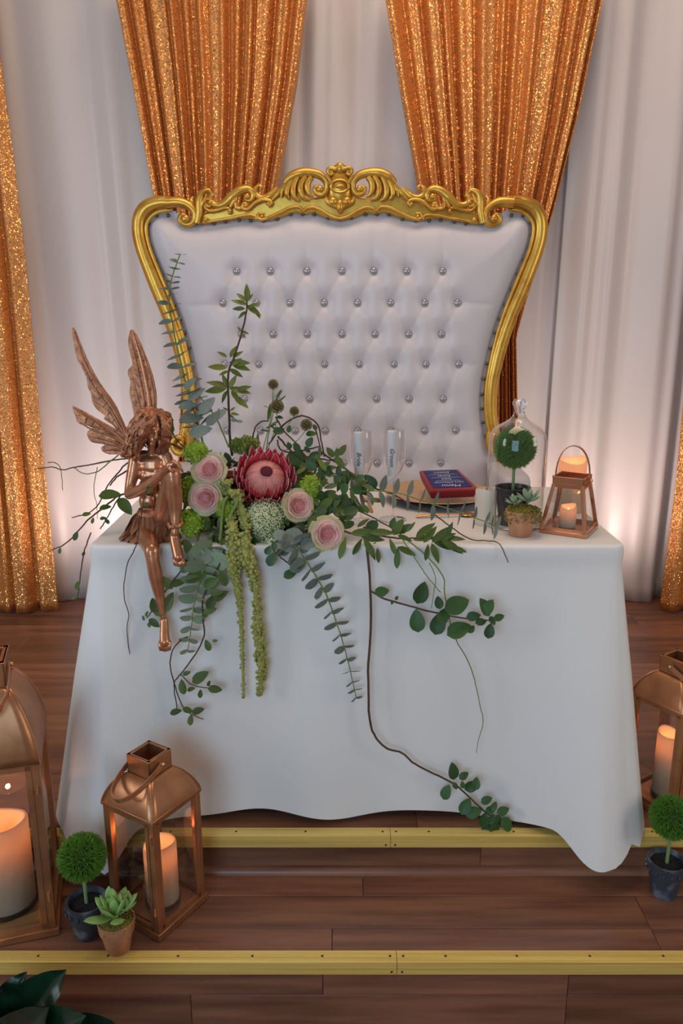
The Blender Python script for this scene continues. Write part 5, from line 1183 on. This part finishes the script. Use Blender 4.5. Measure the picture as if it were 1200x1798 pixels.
# left wisps behind the statue
for pts, r in (([(300, 800, 2.02), (262, 802, 2.03), (225, 805, 2.0), (193, 809, 1.99), (160, 816, 1.98), (133, 820, 1.98), (109, 825, 1.97), (91, 820, 1.97), (60, 824, 1.97)], 1.5), ([(193, 810, 1.985), (150, 818, 1.98), (133, 820, 1.98)], 1.0), ([(84, 812, 1.97), (98, 813, 1.97), (107, 825, 1.97), (110, 861, 1.965)], 1.0),
               ([(208, 799, 1.99), (193, 811, 1.985), (171, 828, 1.98), (149, 832, 1.975), (131, 822, 1.98)], 1.3), ([(171, 820, 1.98), (165, 858, 1.975), (170, 887, 1.97), (171, 911, 1.97)], 0.8), ([(300, 805, 2.02), (260, 808, 2.02), (225, 813, 1.99), (205, 833, 1.98), (189, 853, 1.975), (178, 876, 1.97), (167, 893, 1.965), (149, 903, 1.96), (126, 909, 1.955)], 1.5),
               ([(300, 812, 2.02), (260, 816, 2.02), (226, 826, 1.995), (205, 838, 1.985), (193, 853, 1.98)], 2.0)): vine('wiry_twig', pts, [r, r * 0.8, r * 0.6], M_gtwig if r < 1.4 else M_twig)
b, _ = vine('trailing_vine', [(300, 850, 2.02), (260, 858, 2.01), (213, 869, 1.97), (193, 882, 1.965), (176, 896, 1.955), (153, 914, 1.94), (129, 942, 1.92), (109, 958, 1.90), (90, 966, 1.885)], [1.8, 1.5, 0.9])
leaves_on(b, [(193, 869, 1.955, 40, 5), (220, 889, 1.955, 38, -50), (185, 891, 1.95, 22, 10), (152, 903, 1.945, 16, 10), (133, 941, 1.91, 18, 70), (163, 914, 1.935, 12, 80), (105, 967, 1.885, 12, 80), (181, 910, 1.94, 12, 10), (188, 915, 1.94, 13, 130)], 'oval')
vine('tendril', [(213, 869, 1.97), (202, 885, 1.965), (187, 911, 1.95), (176, 929, 1.94)], [1.4, 1.1])
vine('tendril', [(262, 850, 1.85), (253, 873, 1.845), (247, 913, 1.83), (239, 958, 1.82), (225, 987, 1.825), (219, 1018, 1.825), (218, 1047, 1.825), (226, 1080, 1.825), (223, 1103, 1.825), (227, 1143, 1.825), (231, 1165, 1.825)], [1.1, 1.0, 0.7])
b, _ = vine('tendril', [(160, 935, 1.95), (147, 972, 1.93), (141, 1013, 1.91), (136, 1051, 1.90)], [1.2, 0.9])
leaves_on(b, [(136, 1028, 1.90, 17, 80), (147, 972, 1.93, 10, 60), (130, 1050, 1.90, 12, 10), (262, 860, 1.84, 14, 70), (257, 884, 1.84, 10, 10), (240, 777, 1.90, 22, 95), (302, 752, 1.93, 16, 95)], 'oval')
b, _ = vine('wiry_twig', [(345, 800, 1.95), (330, 790, 1.95), (310, 772, 1.95), (303, 758, 1.95)], [1.5, 1.0]); vine('wiry_twig', [(340, 796, 1.95), (320, 788, 1.95), (296, 777, 1.96)], [2.0, 1.5])
# small-leaved filler greenery
core = MB().ball((c0.x + 0.02, 2.0, TT + 0.05), (0.12, 0.05, 0.04), 12, 8).build('greenery', M_foam, arr)
avoid = [(367, 823, 30), (360, 874, 30), (527, 887, 28), (576, 937, 30), (466, 838, 52), (462, 912, 36), (408, 845, 12)]
cnt = 0
while cnt < 230:
    px, py = rnd.gauss(480, 95), rnd.gauss(885, 42)
    if not (318 < px < 665 and 795 < py < 965): continue
    if py < 840 and px > 590: continue
    if any(math.hypot(px - x, py - y) < r for x, y, r in avoid): continue
    leaf_px(core, px, py, interp(py, [800, 950], [1.98, 1.868]) + U(-0.01, 0.02), U(16, 34), U(-180, 180), rnd.choice(['oval', 'olive', 'lance', 'olive', 'oval', 'dark']), 0.6); cnt += 1
# ------------------------------------------------------------------ fairy statue sitting on the table edge
M_bronze = mat('rose_gold_bronze', srgb(218, 156, 120), 0.27, 0.74, var=(20, srgb(172, 112, 80), 0.4, 0.75))
M_bronzed = mat('rose_gold_textured', srgb(196, 136, 102), 0.38, 0.7, var=(60, srgb(146, 94, 68), 0.4, 0.7), bump=(160, 0.5))
fairy = thing('fairy_statue', 'rose gold winged fairy statue sitting on the left front edge of the table', 'statue', (P(262, 945, 1.93).x, 1.93, TT))
KF = mpp(P(270, 880, 1.93))
def limb(m, pts, n=5, seg=12):
    """pts: (px, py, Y, radius in px); smooth tapering limb with rounded ends"""
    sp_ = spl(pts, n); w = [P(q[0], q[1], q[2]) for q in sp_]; R = [q[3] * KF for q in sp_]
    m.tube(w, R, seg); m.ball(w[0], R[0], seg, 8); m.ball(w[-1], R[-1], seg, 8)
def fused(name, m, mt, parent, vox=0.0024, smooth=6):
    o = m.build(name, mt, parent, smooth=180); r = o.modifiers.new('r', 'REMESH'); r.mode = 'VOXEL'; r.voxel_size = vox
    s_ = o.modifiers.new('s', 'SMOOTH'); s_.iterations = smooth; s_.factor = 0.5
    bpy.context.view_layer.update(); me = bpy.data.meshes.new_from_object(o.evaluated_get(bpy.context.evaluated_depsgraph_get()))
    o.modifiers.clear(); o.data = me; me.polygons.foreach_set('use_smooth', [True] * len(me.polygons)); me.name = name
    if not me.materials: me.materials.append(mt)
    return o
m = MB()
# torso: pelvis, waist, ribs, chest, neck
E = lambda px, py, Y, rx, ry, rz, M=None: m.ball(P(px, py, Y), (rx * KF, ry * KF, rz * KF), 16, 12, M=M)
E(264, 926, 1.935, 26, 22, 20); E(262, 905, 1.945, 20, 16, 18); E(261, 880, 1.948, 17, 14, 20); E(263, 855, 1.946, 20, 15, 18); E(265, 832, 1.944, 23, 17, 18); E(266, 812, 1.944, 26, 16, 14)
E(256, 835, 1.930, 9, 8, 10); E(277, 833, 1.930, 9, 8, 10); E(266, 820, 1.940, 24, 14, 18)
limb(m, [(241, 804, 1.948, 12), (254, 801, 1.95, 11), (266, 802, 1.952, 10), (279, 801, 1.95, 11), (291, 802, 1.95, 11)])
limb(m, [(267, 800, 1.948, 9.5), (268, 785, 1.94, 8), (268, 770, 1.932, 8)])
# arm at the left of the picture: hangs from the shoulder, forearm crosses to the raised knee
limb(m, [(239, 802, 1.946, 12), (234, 830, 1.938, 11.5), (229, 852, 1.928, 9.5), (227, 868, 1.916, 9)])
limb(m, [(227, 868, 1.916, 9), (245, 861, 1.886, 10), (266, 848, 1.856, 8.5), (284, 832, 1.828, 6.4), (294, 822, 1.815, 5.6)])
# other arm, mostly behind the knee
limb(m, [(292, 802, 1.948, 11), (300, 828, 1.935, 10), (306, 852, 1.915, 8.5)])
limb(m, [(306, 852, 1.915, 8.5), (308, 840, 1.88, 8), (306, 826, 1.845, 6), (303, 820, 1.832, 5.5)])
# raised leg
limb(m, [(282, 926, 1.93, 18), (290, 895, 1.895, 18), (297, 858, 1.86, 16), (302, 832, 1.836, 14)])
limb(m, [(303, 832, 1.834, 14), (305, 852, 1.832, 12.5), (307, 872, 1.838, 13.5), (308, 895, 1.838, 11), (308, 918, 1.832, 8), (307, 936, 1.828, 7)])
limb(m, [(306, 940, 1.834, 8.5), (308, 952, 1.826, 9), (311, 966, 1.815, 9), (314, 978, 1.806, 9)])
for i in range(5):
    x = 306 + i * 4.0; limb(m, [(x, 979 + 0.6 * i, 1.806, 3.2), (x + 0.5, 987 + (2 - abs(i - 2.5)) * 1.2, 1.800, 2.9 if i < 4 else 3.8), (x + 0.6, 992 + (2 - abs(i - 2.5)) * 1.0, 1.801, 2.4 if i < 4 else 3.2)], 3, 8)
# hanging leg
limb(m, [(250, 928, 1.93, 19), (256, 942, 1.89, 18), (263, 955, 1.85, 16), (267, 966, 1.826, 14)])
limb(m, [(267, 968, 1.824, 13.5), (269, 985, 1.82, 12), (273, 1005, 1.823, 13), (277, 1028, 1.824, 11.5), (282, 1055, 1.822, 8), (287, 1082, 1.82, 6.6)])
limb(m, [(288, 1086, 1.824, 7.5), (289, 1098, 1.816, 8), (289, 1114, 1.804, 8.5), (290, 1127, 1.796, 9.5)])
for i in range(5):
    x = 281.5 + i * 4.2; limb(m, [(x, 1127, 1.796, 3.4), (x + 0.2, 1135 + (1.6 - abs(i - 2)) * 0.9, 1.790, 3.0 if i else 3.8), (x + 0.2, 1141 + (1.6 - abs(i - 2)) * 1.2, 1.792, 2.5 if i else 3.2)], 3, 8)
# hands on the knee
limb(m, [(293, 823, 1.815, 5.8), (299, 817, 1.810, 7), (304, 814, 1.810, 7)])
for i in range(4):
    x, y = 303 + i * 1.6, 811 + i * 3.2; limb(m, [(x, y, 1.811, 3.0), (x + 6, y + 0.5, 1.806, 2.8), (x + 11, y + 3.5, 1.806, 2.6), (x + 13, y + 8, 1.809, 2.2)], 4, 8)
limb(m, [(296, 820, 1.806, 3.2), (300, 825, 1.802, 2.9), (304, 829, 1.803, 2.4)], 4, 8)
# head bowed to the right of the picture, with face
KH = KF * 1.14
hM = Matrix.Rotation(radians(28), 3, 'Z') @ Matrix.Rotation(radians(18), 3, 'X') @ Matrix.Rotation(radians(12), 3, 'Y'); hc = P(268, 748, 1.925)
def hp(x, y, z): return hc + hM @ Vector((x * KH, y * KH, z * KH))
m.ball(hc, (17 * KH, 20 * KH, 21 * KH), 20, 14, M=hM); m.ball(hp(0, -8, -10), (12 * KH, 12 * KH, 13 * KH), 16, 10, M=hM)
m.ball(hp(0, -18, -21), (5 * KH, 4.5 * KH, 4 * KH), 10, 8, M=hM); m.tube([hp(0, -19, 2), hp(0, -22.5, -5), hp(0, -24.5, -9)], [2.2 * KH, 2.6 * KH, 3.4 * KH], 8); m.ball(hp(0, -23.5, -9), 3.0 * KH, 8, 6)
for sx in (-1, 1):
    m.ball(hp(sx * 6.5, -18.2, 3.5), (5.5 * KH, 2.6 * KH, 2.0 * KH), 10, 6, M=hM); m.ball(hp(sx * 6.5, -16.6, -1.5), (3.6 * KH, 2.6 * KH, 2.2 * KH), 10, 6, M=hM); m.ball(hp(sx * 9, -13, -9), (5 * KH, 5 * KH, 5 * KH), 10, 6, M=hM)
    m.ball(hp(sx * 17, 0, -3), (2.5 * KH, 4 * KH, 6 * KH), 8, 6, M=hM)
for zz, r in ((-14.2, 1.5), (-16.8, 1.7)): m.tube([hp(-5, -18.0, zz), hp(-2, -20.2, zz + 0.4), hp(0, -20.6, zz), hp(2, -20.2, zz + 0.4), hp(5, -18.0, zz)], [0.8 * KH, r * KH, r * KH, r * KH, 0.8 * KH], 8)
body = fused('body', m, M_bronze, fairy, 0.0019, 6)
# hair: wavy locks swept over the crown and down to the shoulders
m = MB(); hr = random.Random(5)
m.ball(hp(0, 4, 4), (20 * KH, 20 * KH, 20.5 * KH), 18, 12, M=hM)
def lock(pts, r, amp):
    sp_ = spl([tuple(p) for p in pts], 7); n_ = len(sp_); ph = hr.uniform(0, 6.28); out = []
    for i_, q in enumerate(sp_):
        w_ = amp * KH * min(1.0, i_ / (n_ * 0.4)); out.append(Vector(q) + Vector((sin(i_ * 0.9 + ph), cos(i_ * 0.7 + ph), 0)) * w_)
    m.tube(out, [r * KH * 0.8, r * KH, r * KH, r * KH * 0.9, 0.6 * KH], 6)
for i in range(115):
    a = hr.uniform(-2.6, 2.6); sx, cy = sin(a), cos(a); L = hr.uniform(-26, -56) * (1.0 if sx < 0.3 else 0.8)
    lock([hp(hr.uniform(-6, 6), hr.uniform(-10, 8), 23), hp(22 * sx + hr.uniform(-3, 3), 20 * cy, 14 + hr.uniform(-4, 6)), hp(28 * sx + hr.uniform(-5, 5), 21 * cy + 2, L * 0.35), hp(28 * sx + hr.uniform(-7, 7), 16 * cy + 3, L), hp(25 * sx + hr.uniform(-8, 8), 14 * cy + 3, L - hr.uniform(3, 9))], hr.uniform(1.9, 2.8), 2.4)
for i in range(26):                                      # locks framing the bowed face
    s_ = -1 if i % 2 else 1; x = s_ * hr.uniform(9, 19)
    lock([hp(x * 0.2, -10, 23), hp(x * 0.8, -20, 13), hp(x * 1.15, -20, -2), hp(x * 1.3 + hr.uniform(-3, 3), -16, -18), hp(x * 1.35, -10, -30 - hr.uniform(0, 14))], hr.uniform(1.8, 2.6), 2.0)
for i in range(10): a = hr.uniform(0, 6.28); m.ball(hp(21 * cos(a), -8 + 6 * sin(a * 2), 17 + 6 * sin(a)), hr.uniform(3.0, 4.4) * KH, 7, 5)
hair = fused('hair', m, M_bronzed, fairy, 0.0013, 1)
# leaf skirt
sk = MB(); sk.lathe([(20 * KF, 26 * KF), (25 * KF, 16 * KF), (30 * KF, 2 * KF), (31 * KF, -8 * KF)], 24, P(266, 918, 1.925)); sk.v = [(x, lerp(1.925, y, 0.75), z) for x, y, z in sk.v]
skirt_o = sk.build('skirt', M_bronzed, fairy, solid=0.003, smooth=180)
ME_sk = MB(); ME_sk.grid(5, 9, lambda u, v: ((2 * u - 1) * (0.20 * sin(pi * (0.12 + 0.85 * v)) + 0.01), v, 0.06 * abs(2 * u - 1) + 0.05 * sin(v * 3) + 0.02 * sin(v * 9)))
ME_sk = ME_sk.mesh('skirt_leaf', M_bronzed, 180)
for i in range(34):
    a = radians(lerp(175, 365, (i % 17) / 16)) + hr.uniform(-0.08, 0.08); out = Vector((cos(a), sin(a), 0)); lay = i // 17
    b_ = P(266, 902 + 12 * lay, 1.925) + Vector((out.x * 24 * KF, out.y * 17 * KF, 0)); d = (out * (0.45 + 0.25 * lay) + Vector((hr.uniform(-0.2, 0.2), 0, -0.9))).normalized()
    L = hr.uniform(44, 58) * KF * (0.95 if lay else 0.85)
    inst('skirt_leaf', ME_sk, skirt_o, Matrix.Translation(b_) @ frame_from(d, out) @ Matrix.Scale(L, 4))
# flower anklet and hem tie
m = MB(); ac = P(308, 921, 1.832)
for i in range(22):
    a = 2 * pi * i / 22; m.ball(ac + Vector((cos(a) * 11 * KF, sin(a) * 11 * KF, hr.uniform(-3, 3) * KF)), hr.uniform(2.6, 4.2) * KF, 7, 5)
fused('anklet', m, M_bronzed, fairy, 0.0016, 1)
# wings
def wing(outline, root, Y0, Yt, veins, parent=fairy):
    tip_d = max(math.hypot(x - root[0], y - root[1]) for x, y in outline); Yf = lambda x, y: lerp(Y0, Yt, math.hypot(x - root[0], y - root[1]) / tip_d)
    pts = [P(x, y, Yf(x, y)) for x, y in outline]
    m = MB(); m.prism(pts, (0, 0.0055, 0)); o = m.build('wing', M_bronzed, parent, bevel=0.0015, smooth=40, fix=True)
    for vp in veins:
        sp_ = spl(vp, 6); mm = MB(); mm.tube([P(x, y, Yf(x, y) - 0.0012) for x, y in sp_], [q * KF * (1.5 if vp is veins[0] else 1 if len(vp) > 3 else 0.5) for q in (2.6, 2.0, 0.8)], 6); mm.build('vein', M_bronze if vp is veins[0] else M_bronzed, o)
    return o
o1 = spl([(238, 800), (233, 782), (220, 750), (205, 715), (190, 693), (175, 672), (157, 640), (142, 605), (132, 580), (128, 575), (126, 582), (130, 606), (136, 632), (151, 660), (154, 680), (160, 692), (162, 707), (172, 721), (185, 730), (182, 736), (197, 746), (208, 760), (218, 778), (226, 800)], 2)
v1 = [[(236, 795), (205, 722), (175, 680), (150, 640), (130, 582)], [(232, 792), (200, 730), (165, 680), (142, 635)]] + [[(lerp(230, 152, t), lerp(785, 640, t)), (lerp(227, 150, t) - 2, lerp(785, 643, t) + 4), (lerp(225, 147, t) - 2, lerp(786, 645, t) + 7)] for t in (0.15, 0.25, 0.35, 0.45, 0.55, 0.65, 0.75, 0.85, 0.95)] + [[(228, 788), (205, 752), (186, 734)], [(226, 782), (195, 728), (164, 704)]]
wing(o1, (238, 800), 1.972, 2.02, v1)
o2 = spl([(236, 735), (231, 708), (227, 690), (229, 670), (224, 657), (226, 648), (232, 641), (231, 632), (225, 606), (226, 588), (231, 578), (240, 588), (255, 622), (267, 655), (274, 686), (275, 710), (270, 745), (255, 760)], 2)
v2 = [[(262, 745), (262, 700), (250, 640), (233, 582)], [(258, 742), (250, 690), (240, 640), (229, 592)], [(252, 740), (242, 700), (230, 655)], [(268, 740), (270, 700), (262, 655), (246, 605)]] + [[(lerp(250, 240, t), lerp(700, 610, t)), (lerp(240, 230, t), lerp(690, 602, t))] for t in (0, 0.2, 0.4, 0.6, 0.8)] + [[(lerp(256, 244, t), lerp(690, 620, t)), (lerp(268, 250, t), lerp(680, 612, t))] for t in (0, 0.25, 0.5, 0.75, 1)]
wing(o2, (262, 760), 1.975, 2.03, v2)
o3 = spl([(240, 790), (225, 769), (200, 752), (175, 738), (150, 724), (132, 715), (127, 713), (128, 720), (132, 730), (137, 743), (150, 747), (163, 750), (154, 757), (153, 766), (160, 776), (175, 779), (189, 778), (178, 785), (180, 793), (192, 798), (207, 798), (220, 805), (236, 812)], 2)
v3 = [[(236, 795), (200, 760), (160, 735), (129, 716)], [(234, 797), (200, 768), (165, 756), (140, 742)], [(234, 799), (205, 778), (175, 770), (156, 766)], [(234, 802), (210, 790), (190, 790), (181, 791)], [(232, 798), (208, 784), (188, 780), (172, 777)], [(232, 794), (200, 764), (176, 752), (158, 749)]] + [[(lerp(200, 140, t), lerp(760, 724, t)), (lerp(197, 141, t) - 3, lerp(768, 738, t))] for t in (0, 0.2, 0.4, 0.6, 0.8)]
wing(o3, (240, 798), 1.968, 2.0, v3)
